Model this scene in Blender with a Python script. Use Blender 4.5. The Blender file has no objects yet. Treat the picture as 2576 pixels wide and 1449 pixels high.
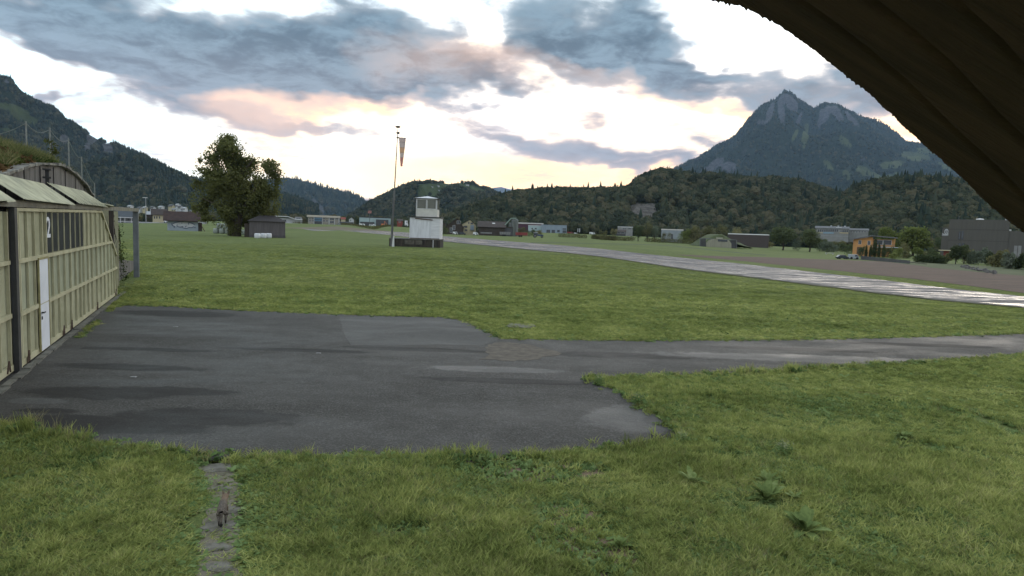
import bpy, bmesh, math, random
import numpy as np
from mathutils import Vector, Matrix
from mathutils.bvhtree import BVHTree
random.seed(7); RNG = np.random.default_rng(7)
S = bpy.context.scene
COL = S.collection
# ------------------------------------------------------------------ camera
F = 1650.0; PITCH = math.radians(4.95); ROLL = math.radians(1.9); H = 3.6
CM = Matrix.Rotation(math.pi/2-PITCH, 3, 'X') @ Matrix.Rotation(ROLL, 3, 'Z')
cd = bpy.data.cameras.new('camera'); cam = bpy.data.objects.new('camera', cd); COL.objects.link(cam)
cam.matrix_world = Matrix.Translation((0, 0, H)) @ CM.to_4x4()
cd.sensor_width = 36; cd.lens = 36*F/2576; cd.clip_start = .05; cd.clip_end = 60000
S.camera = cam
# ------------------------------------------------------------------ render / exposure
S.render.engine = 'CYCLES'
S.cycles.use_denoising = True
S.cycles.max_bounces = 6; S.cycles.diffuse_bounces = 3; S.cycles.glossy_bounces = 3
S.cycles.transparent_max_bounces = 8; S.cycles.volume_bounces = 0
S.cycles.caustics_reflective = False; S.cycles.caustics_refractive = False
S.view_settings.view_transform = 'Standard'; S.view_settings.look = 'None'
S.view_settings.gamma = 1; S.view_settings.exposure = 0.47

def ray(px, py):
    return CM @ Vector(((px-1288)/F, (724.5-py)/F, -1.0))
def azel(px, py):
    d = ray(px, py).normalized(); return math.atan2(d.x, d.y), math.asin(d.z)
def proj_np(P):
    M = np.array(CM); q = (P-np.array([0, 0, H]))@M
    return 1288+F*q[:, 0]/-q[:, 2], 724.5-F*q[:, 1]/-q[:, 2]

# ------------------------------------------------------------------ node helper
class NT:
    def __init__(s, nt): s.nt = nt; s.n = nt.nodes; s.l = nt.links
    def put(s, node, i, v):
        if v is None: return
        sock = node.inputs[i]
        if isinstance(v, bpy.types.NodeSocket): s.l.new(v, sock)
        else: sock.default_value = v
    def new(s, t, **k):
        nd = s.n.new(t)
        for a, b in k.items(): setattr(nd, a, b)
        return nd
    def m(s, op, a, b=None, c=None, clamp=False):
        nd = s.new('ShaderNodeMath', operation=op, use_clamp=clamp)
        s.put(nd, 0, a); s.put(nd, 1, b); s.put(nd, 2, c); return nd.outputs[0]
    def vm(s, op, a, b=None, scale=None):
        nd = s.new('ShaderNodeVectorMath', operation=op)
        s.put(nd, 0, a); s.put(nd, 1, b)
        if scale is not None: s.put(nd, 3, scale)
        return nd.outputs['Value'] if op in ('DOT_PRODUCT', 'LENGTH') else nd.outputs[0]
    def mix(s, f, a, b, bt='MIX'):
        nd = s.new('ShaderNodeMix', data_type='RGBA', blend_type=bt)
        s.put(nd, 0, f); s.put(nd, 6, col4(a)); s.put(nd, 7, col4(b)); return nd.outputs[2]
    def rng(s, v, a, b, c=0., d=1., smooth=True):
        nd = s.new('ShaderNodeMapRange', interpolation_type='SMOOTHSTEP' if smooth else 'LINEAR')
        for i, x in enumerate((v, a, b, c, d)): s.put(nd, i, x)
        return nd.outputs[0]
    def noise(s, vec, scale, detail=4, rough=.55, dist=0., dims='3D'):
        nd = s.new('ShaderNodeTexNoise', noise_dimensions=dims)
        s.put(nd, 'Vector', vec); s.put(nd, 'Scale', scale); s.put(nd, 'Detail', detail)
        s.put(nd, 'Roughness', rough); s.put(nd, 'Distortion', dist)
        return nd
    def comb(s, x, y, z):
        nd = s.new('ShaderNodeCombineXYZ'); s.put(nd, 0, x); s.put(nd, 1, y); s.put(nd, 2, z); return nd.outputs[0]
    def mapping(s, vec, loc=(0, 0, 0), rot=(0, 0, 0), sc=(1, 1, 1), typ='POINT'):
        nd = s.new('ShaderNodeMapping', vector_type=typ); s.put(nd, 0, vec)
        nd.inputs['Location'].default_value = loc; nd.inputs['Rotation'].default_value = rot; nd.inputs['Scale'].default_value = sc
        return nd.outputs[0]
def col4(c):
    if isinstance(c, (tuple, list)) and len(c) == 3: return (*c, 1.0)
    return c

# ------------------------------------------------------------------ world: dawn sky with cloud banks
SUN_AZ, SUN_EL = azel(2330, 470)[0], math.radians(9)
w = bpy.data.worlds.new('World'); S.world = w; w.use_nodes = True
t = NT(w.node_tree); w.node_tree.nodes.clear()
out = t.new('ShaderNodeOutputWorld'); bg = t.new('ShaderNodeBackground'); t.l.new(bg.outputs[0], out.inputs[0])
sky = t.new('ShaderNodeTexSky', sky_type='NISHITA', sun_disc=False)
sky.sun_elevation = SUN_EL; sky.sun_rotation = SUN_AZ; sky.air_density = 1.2; sky.dust_density = 2
tc = t.new('ShaderNodeTexCoord'); D = tc.outputs['Generated']
sx = t.new('ShaderNodeSeparateXYZ'); t.put(sx, 0, D)
X, Y, Z = sx.outputs
az = t.m('ARCTAN2', X, Y); el = t.m('ARCSINE', Z)
zc = t.m('ADD', t.m('MAXIMUM', Z, 0.0), 0.16)
plane = t.comb(t.m('DIVIDE', X, zc), t.m('DIVIDE', Y, zc), 0.)
n1 = t.noise(plane, 2.3, 8, .62, .35)
n2 = t.noise(t.mapping(plane, (3.1, 1.7, 0)), 7.5, 7, .64, .4)
n3 = t.noise(t.mapping(plane, (9.1, 4.7, 0)), .8, 3, .5)
wob = t.noise(t.mapping(t.comb(az, el, 0.), (0, 0, 0), (0, 0, 0), (4, 8, 1)), 1.3, 4, .6)
wv = t.vm('SCALE', t.vm('SUBTRACT', wob.outputs['Color'], (.5, .5, .5)), scale=.20)
wv = t.vm('MULTIPLY', wv, (1.3, .7, 0.))
AE = t.vm('ADD', t.comb(az, el, 0.), wv)
def blob(px, py, rx, ry, rot=0.):
    a, e = azel(px, py); a1, e1 = azel(px+rx, py); a2, e2 = azel(px, py-ry)
    da = max(abs(a1-a), .005)*1.45; de = max(abs(e2-e), .003)*1.45
    v = t.mapping(AE, (a, e, 0), (0, 0, math.radians(rot)-ROLL), (da, de, 1), 'TEXTURE')
    g = t.new('ShaderNodeTexGradient', gradient_type='SPHERICAL'); t.put(g, 0, v)
    return t.m('SMOOTHSTEP' if False else 'MULTIPLY', g.outputs[1], 1.0)
def blobs(lst):
    acc = None
    for b in lst:
        v = t.m('MULTIPLY', t.m('MULTIPLY', blob(*b[:-1]), 1.6, clamp=True), b[-1])
        acc = v if acc is None else t.m('ADD', acc, v)
    return acc
DARK = blobs([(560, 105, 520, 105, -2, 1.0), (860, 75, 260, 75, 3, .9), (330, 60, 250, 60, 0, .7), (560, 205, 330, 60, -6, .8), (250, 120, 220, 60, -8, .7),
    (60, 40, 150, 45, 0, .75), (1000, 40, 150, 50, 0, .55), (760, 160, 250, 60, 8, .7), (1330, 110, 150, 75, 0, .6),
    (1440, 60, 270, 85, 0, .9), (1610, 70, 150, 60, 0, .8), (1520, 135, 250, 50, -4, .9), (1800, 155, 120, 22, 0, .75),
    (1640, 190, 230, 42, -8, .75), (1900, 205, 230, 50, -6, .7), (2120, 235, 220, 55, -10, .75), (2330, 250, 200, 60, -12, .6), (2250, 290, 160, 30, -10, .5),
    (1040, 165, 180, 60, 10, .95), (1210, 185, 100, 62, 0, .9), (1120, 212, 180, 34, 0, .8), (900, 205, 120, 30, 0, .6), (150, 222, 80, 12, 0, 1.0), (520, 262, 190, 28, -3, .8),
    (330, 250, 150, 24, 0, .7), (620, 325, 190, 24, 0, .72), (780, 345, 150, 14, 0, .65), (560, 300, 190, 22, 0, .6), (1460, 285, 55, 14, 0, .8),
    (1400, 365, 210, 24, -4, .75), (1560, 405, 260, 24, -3, .8), (1780, 365, 110, 20, 0, .75), (1330, 400, 120, 14, 0, .5), (1600, 425, 180, 12, 0, .55),
    (940, 492, 110, 12, 0, .6), (1160, 300, 120, 14, 0, .5), (700, 380, 120, 12, 0, .5), (1330, 215, 60, 30, 0, .6), (1000, 250, 120, 14, 0, .5), (240, 300, 120, 14, -10, .4), (1700, 330, 120, 12, 0, .5), (1250, 335, 120, 12, 0, .45)])
LIGHT = blobs([(150, 145, 190, 28, -15, .8), (60, 200, 100, 60, -25, .7), (1205, 60, 42, 90, 12, .9), (1500, 40, 60, 45, -40, .4), (1950, 100, 260, 60, -14, 1.0),
    (1560, 130, 60, 10, 0, .4), (400, 330, 230, 60, -30, .8), (1000, 380, 260, 90, 0, .8), (1700, 300, 260, 40, 0, .6), (1350, 250, 110, 40, -25, .6), (650, 395, 250, 30, 0, .4), (2080, 150, 120, 40, -20, .6)])
GLOW = blobs([(690, 300, 110, 60, 0, 1.2), (820, 262, 190, 30, 6, 1.1), (1300, 160, 200, 60, -20, .4), (1460, 450, 330, 30, 0, .6), (1880, 262, 260, 16, -6, .9), (2290, 335, 110, 26, 0, 1.2), (1560, 200, 160, 20, -15, .5), (1640, 460, 60, 22, 0, 1.0),
    (600, 410, 180, 24, 0, .6), (1130, 150, 160, 70, 0, .5), (1250, 440, 260, 60, 0, .45), (950, 300, 260, 50, 0, .35), (1750, 300, 300, 40, 0, .35), (1500, 330, 200, 40, 0, .3), (2200, 320, 200, 30, 0, .4)])
inview = t.m('MULTIPLY', t.rng(t.m('ABSOLUTE', az), .72, .95, 1., 0.), t.rng(el, .42, .6, 1., 0.))
base = t.m('MULTIPLY', t.m('SUBTRACT', 1.0, inview), .55)
dd = t.m('ADD', t.m('ADD', DARK, base), t.m('MULTIPLY', LIGHT, -.5))
nz = t.m('ADD', t.m('MULTIPLY', t.m('SUBTRACT', n1.outputs[0], .5), 1.7), t.m('MULTIPLY', t.m('SUBTRACT', n2.outputs[0], .5), 1.5))
nz = t.m('ADD', nz, t.m('MULTIPLY', t.m('SUBTRACT', n3.outputs[0], .45), .8))
dd = t.m('ADD', dd, nz)
dens = t.m('POWER', t.rng(dd, -.10, .95), .68)
thick = t.rng(dd, .25, 1.45)
gd = ray(1400, 420).normalized()
g = t.vm('DOT_PRODUCT', D, tuple(gd))
front = t.rng(g, -.2, .95)
cl = t.mix(t.rng(t.m('ADD', el, t.m('MULTIPLY', t.m('SUBTRACT', n3.outputs[0], .5), .5)), .02, .36), (2.3, 1.66, .92), (1.75, 1.9, 1.98))
cl = t.mix(t.rng(az, -.75, -.1), (1.3, 1.85, 1.95), cl)
cl = t.mix(front, (.95, 1.08, 1.22), cl)
cl = t.mix(t.m('MULTIPLY', GLOW, .9, clamp=True), cl, (2.1, 1.32, .62))
cl = t.mix(.06, cl, t.vm('SCALE', sky.outputs[0], scale=.1))
ccore = t.mix(t.rng(t.m('ADD', t.m('MULTIPLY', n1.outputs[0], .5), t.m('MULTIPLY', n2.outputs[0], .5)), .41, .58), (.030, .068, .102), (.165, .25, .315))
cthin = t.mix(t.rng(el, .05, .38), (.86, .66, .58), (.46, .57, .64))
cc = t.mix(thick, cthin, ccore)
low = t.rng(el, .0, .30, 1., 0.)
cc = t.mix(t.m('MULTIPLY', low, .55), cc, (.68, .53, .53))
cc = t.mix(t.m('MULTIPLY', GLOW, .45, clamp=True), cc, (1.25, .80, .56))
cc = t.mix(front, t.mix(.6, cc, (.80, .87, .95)), cc)
fin = t.mix(t.m('MULTIPLY', dens, .97), cl, cc)
fin = t.mix(t.rng(Z, -.02, .0), (.05, .06, .04), fin)
fin = t.vm('SCALE', fin, scale=10.0)
t.l.new(fin, bg.inputs[0]); bg.inputs[1].default_value = 0.1
w.cycles.sampling_method = 'MANUAL'; w.cycles.sample_map_resolution = 512
# ------------------------------------------------------------------ sun (soft, low, behind cloud)
sd = bpy.data.lights.new('sun', 'SUN'); sd.energy = .55; sd.angle = math.radians(24); sd.color = (1, .88, .74)
so = bpy.data.objects.new('sun', sd); COL.objects.link(so)
sdir = Vector((math.sin(SUN_AZ)*math.cos(math.radians(16)), math.cos(SUN_AZ)*math.cos(math.radians(16)), math.sin(math.radians(16))))
so.rotation_euler = sdir.to_track_quat('Z', 'Y').to_euler()

# ------------------------------------------------------------------ numpy noise
def _h(ix, iy, s):
    h = (ix*374761393+iy*668265263+s*974634777) & 0xffffffff
    h = ((h ^ (h >> 13))*1274126177) & 0xffffffff
    return ((h ^ (h >> 16)) & 0xffff)/65535.0
def vnoise(x, y, s=0):
    x = np.asarray(x, float); y = np.asarray(y, float)
    ix = np.floor(x).astype(np.int64); iy = np.floor(y).astype(np.int64); fx = x-ix; fy = y-iy
    fx = fx*fx*(3-2*fx); fy = fy*fy*(3-2*fy)
    a = _h(ix, iy, s); b = _h(ix+1, iy, s); c = _h(ix, iy+1, s); d = _h(ix+1, iy+1, s)
    return (a*(1-fx)+b*fx)*(1-fy)+(c*(1-fx)+d*fx)*fy
def fbm(x, y, o=5, s=0, ridged=False):
    r = 0; a = 1.; tt = 0
    for i in range(o):
        n = vnoise(np.asarray(x)*2**i, np.asarray(y)*2**i, s+i*17)
        if ridged: n = 1-abs(2*n-1)
        r = r+a*n; tt += a; a *= .5
    return r/tt
def sm(x, a, b):
    q = np.clip((np.asarray(x, float)-a)/(b-a), 0, 1); return q*q*(3-2*q)
def gz(x, y):
    x = np.asarray(x, float); y = np.asarray(y, float)
    r = x/np.maximum(y, 1.)
    z = 1.0*sm(y, 30, 78)*(1-sm(r, .05, .36))
    z = z-1.0*sm(y, 110, 230)*sm(r, .25, .5)
    z = z+3.0*sm(y, 200, 430)*sm(-r, .10, .17)*(1-sm(-r, .42, .6))+2.3*sm(y, 345, 440)*sm(r, -.03, .02)*(1-sm(r, .2, .3))
    return z
def g1(x, y): return float(gz(x, y))
def G(px, py, dz=0.):
    d = ray(px, py); z = 0.
    if d.z > -1e-4: d = Vector((d.x, d.y, -1e-4))
    for _ in range(40):
        k = (z+dz-H)/d.z; x, y = d.x*k, d.y*k
        z = .5*z+.5*g1(x, y)
    return Vector((x, y, g1(x, y)+dz))
def XZ(px, py, Yd):
    d = ray(px, py); return d.x/d.y*Yd, H+d.z/d.y*Yd

# ------------------------------------------------------------------ materials
MATS = {}
def mat(name, c, rough=.8, var=.25, sc=3., bump=0., c2=None, metal=0., stretch=None, spec=.3, coord='Object', bsc=None):
    if name in MATS: return MATS[name]
    m_ = bpy.data.materials.new(name); m_.use_nodes = True; q = NT(m_.node_tree)
    b = m_.node_tree.nodes['Principled BSDF']
    tc = q.new('ShaderNodeTexCoord'); v = tc.outputs[coord]
    if stretch: v = q.mapping(v, sc=stretch)
    n = q.noise(v, sc, 6, .62)
    if c2 is None: c2 = tuple(x*(1-var) for x in c); c = tuple(min(1, x*(1+var*.6)) for x in c)
    f = q.rng(n.outputs[0], .3, .7)
    q.put(b, 'Base Color', q.mix(f, c, c2))
    b.inputs['Roughness'].default_value = rough; b.inputs['Metallic'].default_value = metal
    b.inputs['Specular IOR Level'].default_value = spec
    if bump:
        bn = q.noise(v, bsc or sc*6, 5, .6); bu = q.new('ShaderNodeBump'); q.put(bu, 'Height', bn.outputs[0])
        bu.inputs['Distance'].default_value = bump; q.put(b, 'Normal', bu.outputs[0])
    MATS[name] = m_; return m_
def leafmat(name, cs, trans=.25, sc=.25, rnd=.5, big=.0):
    """cs = dark, mid, light albedo"""
    if name in MATS: return MATS[name]
    m_ = bpy.data.materials.new(name); m_.use_nodes = True; q = NT(m_.node_tree); q.n.clear()
    o = q.new('ShaderNodeOutputMaterial')
    ge = q.new('ShaderNodeNewGeometry'); oi = q.new('ShaderNodeObjectInfo')
    n = q.noise(ge.outputs['Position'], sc, 3, .6); n2 = q.noise(ge.outputs['Position'], sc*9, 2, .6)
    f = q.m('ADD', q.m('MULTIPLY', n.outputs[0], 1-rnd*.6), q.m('MULTIPLY', oi.outputs['Random'], rnd*.6))
    n0 = q.noise(q.mapping(ge.outputs['Position'], rot=(0, 0, .3), sc=(.5, 1.8, 1)), .09, 4, .6)
    f = q.m('ADD', f, q.m('MULTIPLY', q.m('SUBTRACT', n2.outputs[0], .5), .5)); f = q.m('ADD', f, q.m('MULTIPLY', q.m('SUBTRACT', n0.outputs[0], .5), big))
    cr = q.new('ShaderNodeValToRGB'); q.put(cr, 0, f)
    e = cr.color_ramp.elements; e[0].position = .25; e[0].color = col4(cs[0]); e[1].position = .8; e[1].color = col4(cs[2])
    k = e.new(.52); k.color = col4(cs[1])
    d = q.new('ShaderNodeBsdfDiffuse'); q.put(d, 0, cr.outputs[0]); tr = q.new('ShaderNodeBsdfTranslucent'); q.put(tr, 0, cr.outputs[0])
    mx = q.new('ShaderNodeMixShader'); mx.inputs[0].default_value = trans
    q.l.new(d.outputs[0], mx.inputs[1]); q.l.new(tr.outputs[0], mx.inputs[2]); q.l.new(mx.outputs[0], o.inputs[0])
    MATS[name] = m_; return m_

# ------------------------------------------------------------------ mesh helpers
def npmesh(name, V, Fq, smooth=False):
    V = np.asarray(V, np.float32); Fq = np.asarray(Fq, np.int32); k = Fq.shape[1]
    me = bpy.data.meshes.new(name); me.vertices.add(len(V)); me.vertices.foreach_set('co', V.ravel())
    me.loops.add(Fq.size); me.loops.foreach_set('vertex_index', Fq.ravel())
    me.polygons.add(len(Fq)); me.polygons.foreach_set('loop_start', np.arange(0, Fq.size, k, dtype=np.int32))
    me.polygons.foreach_set('use_smooth', np.full(len(Fq), smooth)); me.update(calc_edges=True); me.validate()
    return me
def tag(o, label=None, cat=None, group=None, kind=None):
    if label: o['label'] = label
    if cat: o['category'] = cat
    if group: o['group'] = group
    if kind: o['kind'] = kind
    return o
def link(name, me, m_, parent=None, loc=None):
    o = bpy.data.objects.new(name, me); COL.objects.link(o)
    if m_:
        me.materials.clear(); me.materials.append(m_)
    if parent: o.parent = parent
    if loc is not None: o.location = loc
    return o
def empty(name, label, cat, loc=(0, 0, 0), rz=0., group=None):
    o = bpy.data.objects.new(name, None); COL.objects.link(o); o.location = loc; o.rotation_euler = (0, 0, rz)
    o.empty_display_size = .2
    return tag(o, label, cat, group)
class MB:
    def __init__(s): s.v = []; s.f = []
    def add(s, vs, fs):
        b = len(s.v); s.v += [tuple(p) for p in vs]; s.f += [tuple(i+b for i in q) for q in fs]; return s
    def box(s, x0, x1, y0, y1, z0, z1, M=None):
        vs = [Vector((x, y, z)) for z in (z0, z1) for x, y in ((x0, y0), (x1, y0), (x1, y1), (x0, y1))]
        if M is not None: vs = [M @ p for p in vs]
        return s.add(vs, [(3, 2, 1, 0), (4, 5, 6, 7), (0, 1, 5, 4), (1, 2, 6, 5), (2, 3, 7, 6), (3, 0, 4, 7)])
    def prism(s, pts, a, b, axis='y'):
        """polygon pts in the plane across axis, extruded a..b"""
        n = len(pts)
        def mk(p, k): return {'y': (p[0], k, p[1]), 'x': (k, p[0], p[1]), 'z': (p[0], p[1], k)}[axis]
        vs = [mk(p, a) for p in pts]+[mk(p, b) for p in pts]
        return s.add(vs, [tuple(range(n))[::-1], tuple(range(n, 2*n))]+[(i, (i+1) % n, n+(i+1) % n, n+i) for i in range(n)])
    def tube(s, pts, rs, seg=8, cap=True):
        if not isinstance(rs, (list, tuple)): rs = [rs]*len(pts)
        pts = [Vector(p) for p in pts]; vs = []
        for i, p in enumerate(pts):
            d = (pts[min(i+1, len(pts)-1)]-pts[max(i-1, 0)]).normalized()
            a = d.orthogonal().normalized() if i == 0 else (a-d*a.dot(d)).normalized()
            b = d.cross(a)
            vs += [p+(a*math.cos(2*math.pi*j/seg)+b*math.sin(2*math.pi*j/seg))*rs[i] for j in range(seg)]
        fs = [(i*seg+j, i*seg+(j+1) % seg, (i+1)*seg+(j+1) % seg, (i+1)*seg+j) for i in range(len(pts)-1) for j in range(seg)]
        if cap: fs += [tuple(range(seg))[::-1], tuple(range((len(pts)-1)*seg, len(pts)*seg))]
        return s.add(vs, fs)
    def bar(s, p, q, wd, ht=None):
        p, q = Vector(p), Vector(q); d = q-p; ht = ht or wd
        x = d.normalized(); up = Vector((0, 0, 1)) if abs(x.z) < .95 else Vector((0, 1, 0))
        yv = up.cross(x).normalized(); zv = x.cross(yv)
        vs = [r+yv*a*wd/2+zv*b*ht/2 for r in (p, q) for a, b in ((-1, -1), (1, -1), (1, 1), (-1, 1))]
        return s.add(vs, [(3, 2, 1, 0), (4, 5, 6, 7), (0, 1, 5, 4), (1, 2, 6, 5), (2, 3, 7, 6), (3, 0, 4, 7)])
    def lathe(s, prof, seg=16, M=None):
        vs = []; n = len(prof)
        for r, z in prof:
            for j in range(seg):
                p = Vector((r*math.cos(2*math.pi*j/seg), r*math.sin(2*math.pi*j/seg), z)); vs.append(M @ p if M is not None else p)
        fs = [(i*seg+j, i*seg+(j+1) % seg, (i+1)*seg+(j+1) % seg, (i+1)*seg+j) for i in range(n-1) for j in range(seg)]
        return s.add(vs, fs+[tuple(range(seg))[::-1], tuple(range((n-1)*seg, n*seg))])
    def build(s, name, m_, parent=None, loc=None, smooth=False, bevel=0.):
        me = bpy.data.meshes.new(name); me.from_pydata([tuple(p) for p in s.v], [], s.f)
        bm = bmesh.new(); bm.from_mesh(me); bmesh.ops.recalc_face_normals(bm, faces=bm.faces)
        if bevel: bmesh.ops.bevel(bm, geom=bm.edges[:], offset=bevel, segments=2, affect='EDGES')
        bm.to_mesh(me); bm.free()
        if smooth:
            for p in me.polygons: p.use_smooth = True
        return link(name, me, m_, parent, loc)

def scatter(name, P, rot, scl, idx, sources, label=None, cat=None):
    """many small copies of the source meshes as ONE stuff object (geometry nodes)"""
    me = bpy.data.meshes.new(name); me.vertices.add(len(P)); me.vertices.foreach_set('co', np.asarray(P, np.float32).ravel())
    a = me.attributes.new('rot', 'FLOAT_VECTOR', 'POINT'); a.data.foreach_set('vector', np.asarray(rot, np.float32).ravel())
    a = me.attributes.new('scl', 'FLOAT_VECTOR', 'POINT'); a.data.foreach_set('vector', np.asarray(scl, np.float32).ravel())
    a = me.attributes.new('idx', 'INT', 'POINT'); a.data.foreach_set('value', np.asarray(idx, np.int32))
    c = bpy.data.collections.new(name+'_kinds')
    for i, (sm_, mm) in enumerate(sources):
        o = bpy.data.objects.new('%s_kind_%02d' % (name, i), sm_); sm_.materials.clear(); sm_.materials.append(mm); c.objects.link(o)
    ng = bpy.data.node_groups.new(name+'_nodes', 'GeometryNodeTree')
    ng.interface.new_socket('Geometry', in_out='INPUT', socket_type='NodeSocketGeometry')
    ng.interface.new_socket('Geometry', in_out='OUTPUT', socket_type='NodeSocketGeometry')
    N = ng.nodes; L = ng.links
    gi = N.new('NodeGroupInput'); go = N.new('NodeGroupOutput'); ip = N.new('GeometryNodeInstanceOnPoints'); ci = N.new('GeometryNodeCollectionInfo')
    ci.inputs['Collection'].default_value = c; ci.inputs['Separate Children'].default_value = True; ci.inputs['Reset Children'].default_value = True
    def at(nm, ty):
        q = N.new('GeometryNodeInputNamedAttribute'); q.data_type = ty; q.inputs[0].default_value = nm; return q.outputs[0]
    L.new(gi.outputs[0], ip.inputs['Points']); L.new(ci.outputs[0], ip.inputs['Instance']); ip.inputs['Pick Instance'].default_value = True
    L.new(at('idx', 'INT'), ip.inputs['Instance Index']); L.new(at('rot', 'FLOAT_VECTOR'), ip.inputs['Rotation']); L.new(at('scl', 'FLOAT_VECTOR'), ip.inputs['Scale'])
    L.new(ip.outputs[0], go.inputs[0])
    o = link(name, me, None); md = o.modifiers.new('scatter', 'NODES'); md.node_group = ng
    return tag(o, label, cat, None, 'stuff')

def inpoly(x, y, poly):
    r = np.zeros(len(x), bool); n = len(poly)
    for i in range(n):
        x1, y1 = poly[i][:2]; x2, y2 = poly[(i+1) % n][:2]
        if y1 == y2: continue
        c = ((y1 > y) != (y2 > y)) & (x < (x2-x1)*(y-y1)/(y2-y1)+x1); r ^= c
    return r
def blade_tuft(n, h, spread, wd, seed, lean=.5):
    r = random.Random(seed); V = []; Fq = []
    for i in range(n):
        a = r.uniform(0, 6.28); d = spread*math.sqrt(r.random()); bx, by = d*math.cos(a), d*math.sin(a)
        hh = h*r.uniform(.55, 1.1); la = r.uniform(0, 6.28); lx, ly = math.cos(la)*hh*lean*r.uniform(.3, 1), math.sin(la)*hh*lean*r.uniform(.3, 1)
        wa = r.uniform(0, 3.14); wx, wy = math.cos(wa)*wd, math.sin(wa)*wd; b = len(V)
        V += [(bx-wx, by-wy, 0), (bx+wx, by+wy, 0), (bx+lx*.35+wx*.8, by+ly*.35+wy*.8, hh*.6), (bx+lx*.35-wx*.8, by+ly*.35-wy*.8, hh*.6),
              (bx+lx+wx*.15, by+ly+wy*.15, hh), (bx+lx-wx*.15, by+ly-wy*.15, hh)]
        Fq += [(b, b+1, b+2, b+3), (b+3, b+2, b+4, b+5)]
    return npmesh('tuft', V, Fq)
def leafcloud(blobs_, n, size, seed, shell=.45, gap=.0, gsc=.5):
    """n small leaf quads spread through ellipsoids (cx,cy,cz,rx,ry,rz)"""
    g_ = np.random.default_rng(seed); B = np.array(blobs_, float); wts = (B[:, 3]*B[:, 4]*B[:, 5])**.75; wts /= wts.sum()
    k = g_.choice(len(B), n, p=wts); d = g_.normal(size=(n, 3)); d /= np.linalg.norm(d, axis=1)[:, None]
    rr = (shell+(1-shell)*g_.random(n))*(1+.12*g_.normal(size=n))
    P = B[k, :3]+d*rr[:, None]*B[k, 3:]
    if gap:
        keep = fbm(P[:, 0]*gsc+31, P[:, 2]*gsc+P[:, 1]*gsc*.7+17, 3, seed) > gap; P = P[keep]
    n = len(P); u = g_.normal(size=(n, 3)); u /= np.linalg.norm(u, axis=1)[:, None]
    v = np.cross(u, g_.normal(size=(n, 3))); v /= np.linalg.norm(v, axis=1)[:, None]
    s_ = size*(.5+g_.random(n))[:, None]
    V = np.stack([P-u*s_, P+v*s_*.6, P+u*s_, P-v*s_*.6], 1).reshape(-1, 3)
    return V, np.arange(4*n).reshape(-1, 4)
def crownmesh(name, *a, **k):
    V, Fq = leafcloud(*a, **k); return npmesh(name, V, Fq)
# ================================================================== GROUND
def ground_mat():
    m_ = bpy.data.materials.new('meadow_turf'); m_.use_nodes = True; q = NT(m_.node_tree); b = m_.node_tree.nodes['Principled BSDF']
    ge = q.new('ShaderNodeNewGeometry'); P = ge.outputs['Position']
    n1_ = q.noise(P, .055, 5, .6); n2_ = q.noise(q.mapping(P, sc=(.5, 1.6, 1)), .5, 5, .65, .4); n3_ = q.noise(P, 6., 4, .7); n4_ = q.noise(q.mapping(P, sc=(1, 1, 1)), 28., 3, .7)
    c = q.mix(q.rng(n1_.outputs[0], .35, .65), (.100, .126, .038), (.130, .158, .050))
    c = q.mix(q.m('MULTIPLY', q.rng(n2_.outputs[0], .45, .75), .55), c, (.072, .096, .032))
    c = q.mix(q.m('MULTIPLY', q.rng(n3_.outputs[0], .5, .75), .5), c, (.135, .155, .045))
    c = q.mix(q.m('MULTIPLY', q.rng(n4_.outputs[0], .45, .7), .6), c, (.045, .065, .02))
    n5_ = q.noise(P, .35, 6, .7); c = q.mix(q.m('MULTIPLY', q.rng(n5_.outputs[0], .63, .74), .5), c, (.12, .105, .062))
    n6_ = q.noise(P, 2.2, 4, .7)
    for px_, py_, rx_, ry_ in ((1400, 1185, 1.1, .35), (1290, 1190, .9, .4), (1450, 1290, .5, .35), (1440, 1360, .7, .6), (1540, 1390, .4, .7), (1280, 1180, .4, .25), (1330, 1165, .8, .2), (1500, 1340, .4, .4), (2150, 990, .8, .3), (1640, 1180, .4, .2)):
        c0 = G(px_, py_); v = q.mapping(P, (c0.x, c0.y, 0), (0, 0, 0), (rx_*1.3, ry_*1.3, 30), 'TEXTURE'); gr = q.new('ShaderNodeTexGradient', gradient_type='SPHERICAL'); q.put(gr, 0, v)
        c = q.mix(q.m('MULTIPLY', q.rng(q.m('ADD', gr.outputs[1], q.m('SUBTRACT', n6_.outputs[0], .5)), .12, .45), .95), c, (.20, .14, .10))
    q.put(b, 'Base Color', c); b.inputs['Roughness'].default_value = .95; b.inputs['Specular IOR Level'].default_value = .12
    h = q.m('ADD', q.m('MULTIPLY', n3_.outputs[0], .6), q.m('ADD', q.m('MULTIPLY', n4_.outputs[0], .25), q.m('MULTIPLY', n2_.outputs[0], 2.2)))
    bu = q.new('ShaderNodeBump'); q.put(bu, 'Height', h); bu.inputs['Distance'].default_value = .12; bu.inputs['Strength'].default_value = .7; q.put(b, 'Normal', bu.outputs[0])
    return m_
TURF = ground_mat()
azs = np.concatenate([np.linspace(-180, -60, 13)[:-1], np.linspace(-60, 60, 161), np.linspace(60, 180, 13)[1:-1]])*math.pi/180
rs = np.concatenate([[.6], np.geomspace(2, 1500, 150), np.geomspace(1700, 16000, 14)])
A_, R_ = np.meshgrid(azs, rs); gx = R_*np.sin(A_); gy = R_*np.cos(A_); na = len(azs); nr = len(rs)
gV = np.stack([gx, gy, np.where(R_ > 1600, -2., gz(gx, gy))], 2).reshape(-1, 3)
ii, jj = np.meshgrid(np.arange(nr-1), np.arange(na), indexing='ij'); j2 = (jj+1) % na
gF = np.stack([ii*na+jj, ii*na+j2, (ii+1)*na+j2, (ii+1)*na+jj], 2).reshape(-1, 4)
gV = np.vstack([gV, [[0, 0, 0]]])
gm = npmesh('ground', gV, gF, True)
tag(link('ground', gm, TURF), kind='structure')
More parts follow.
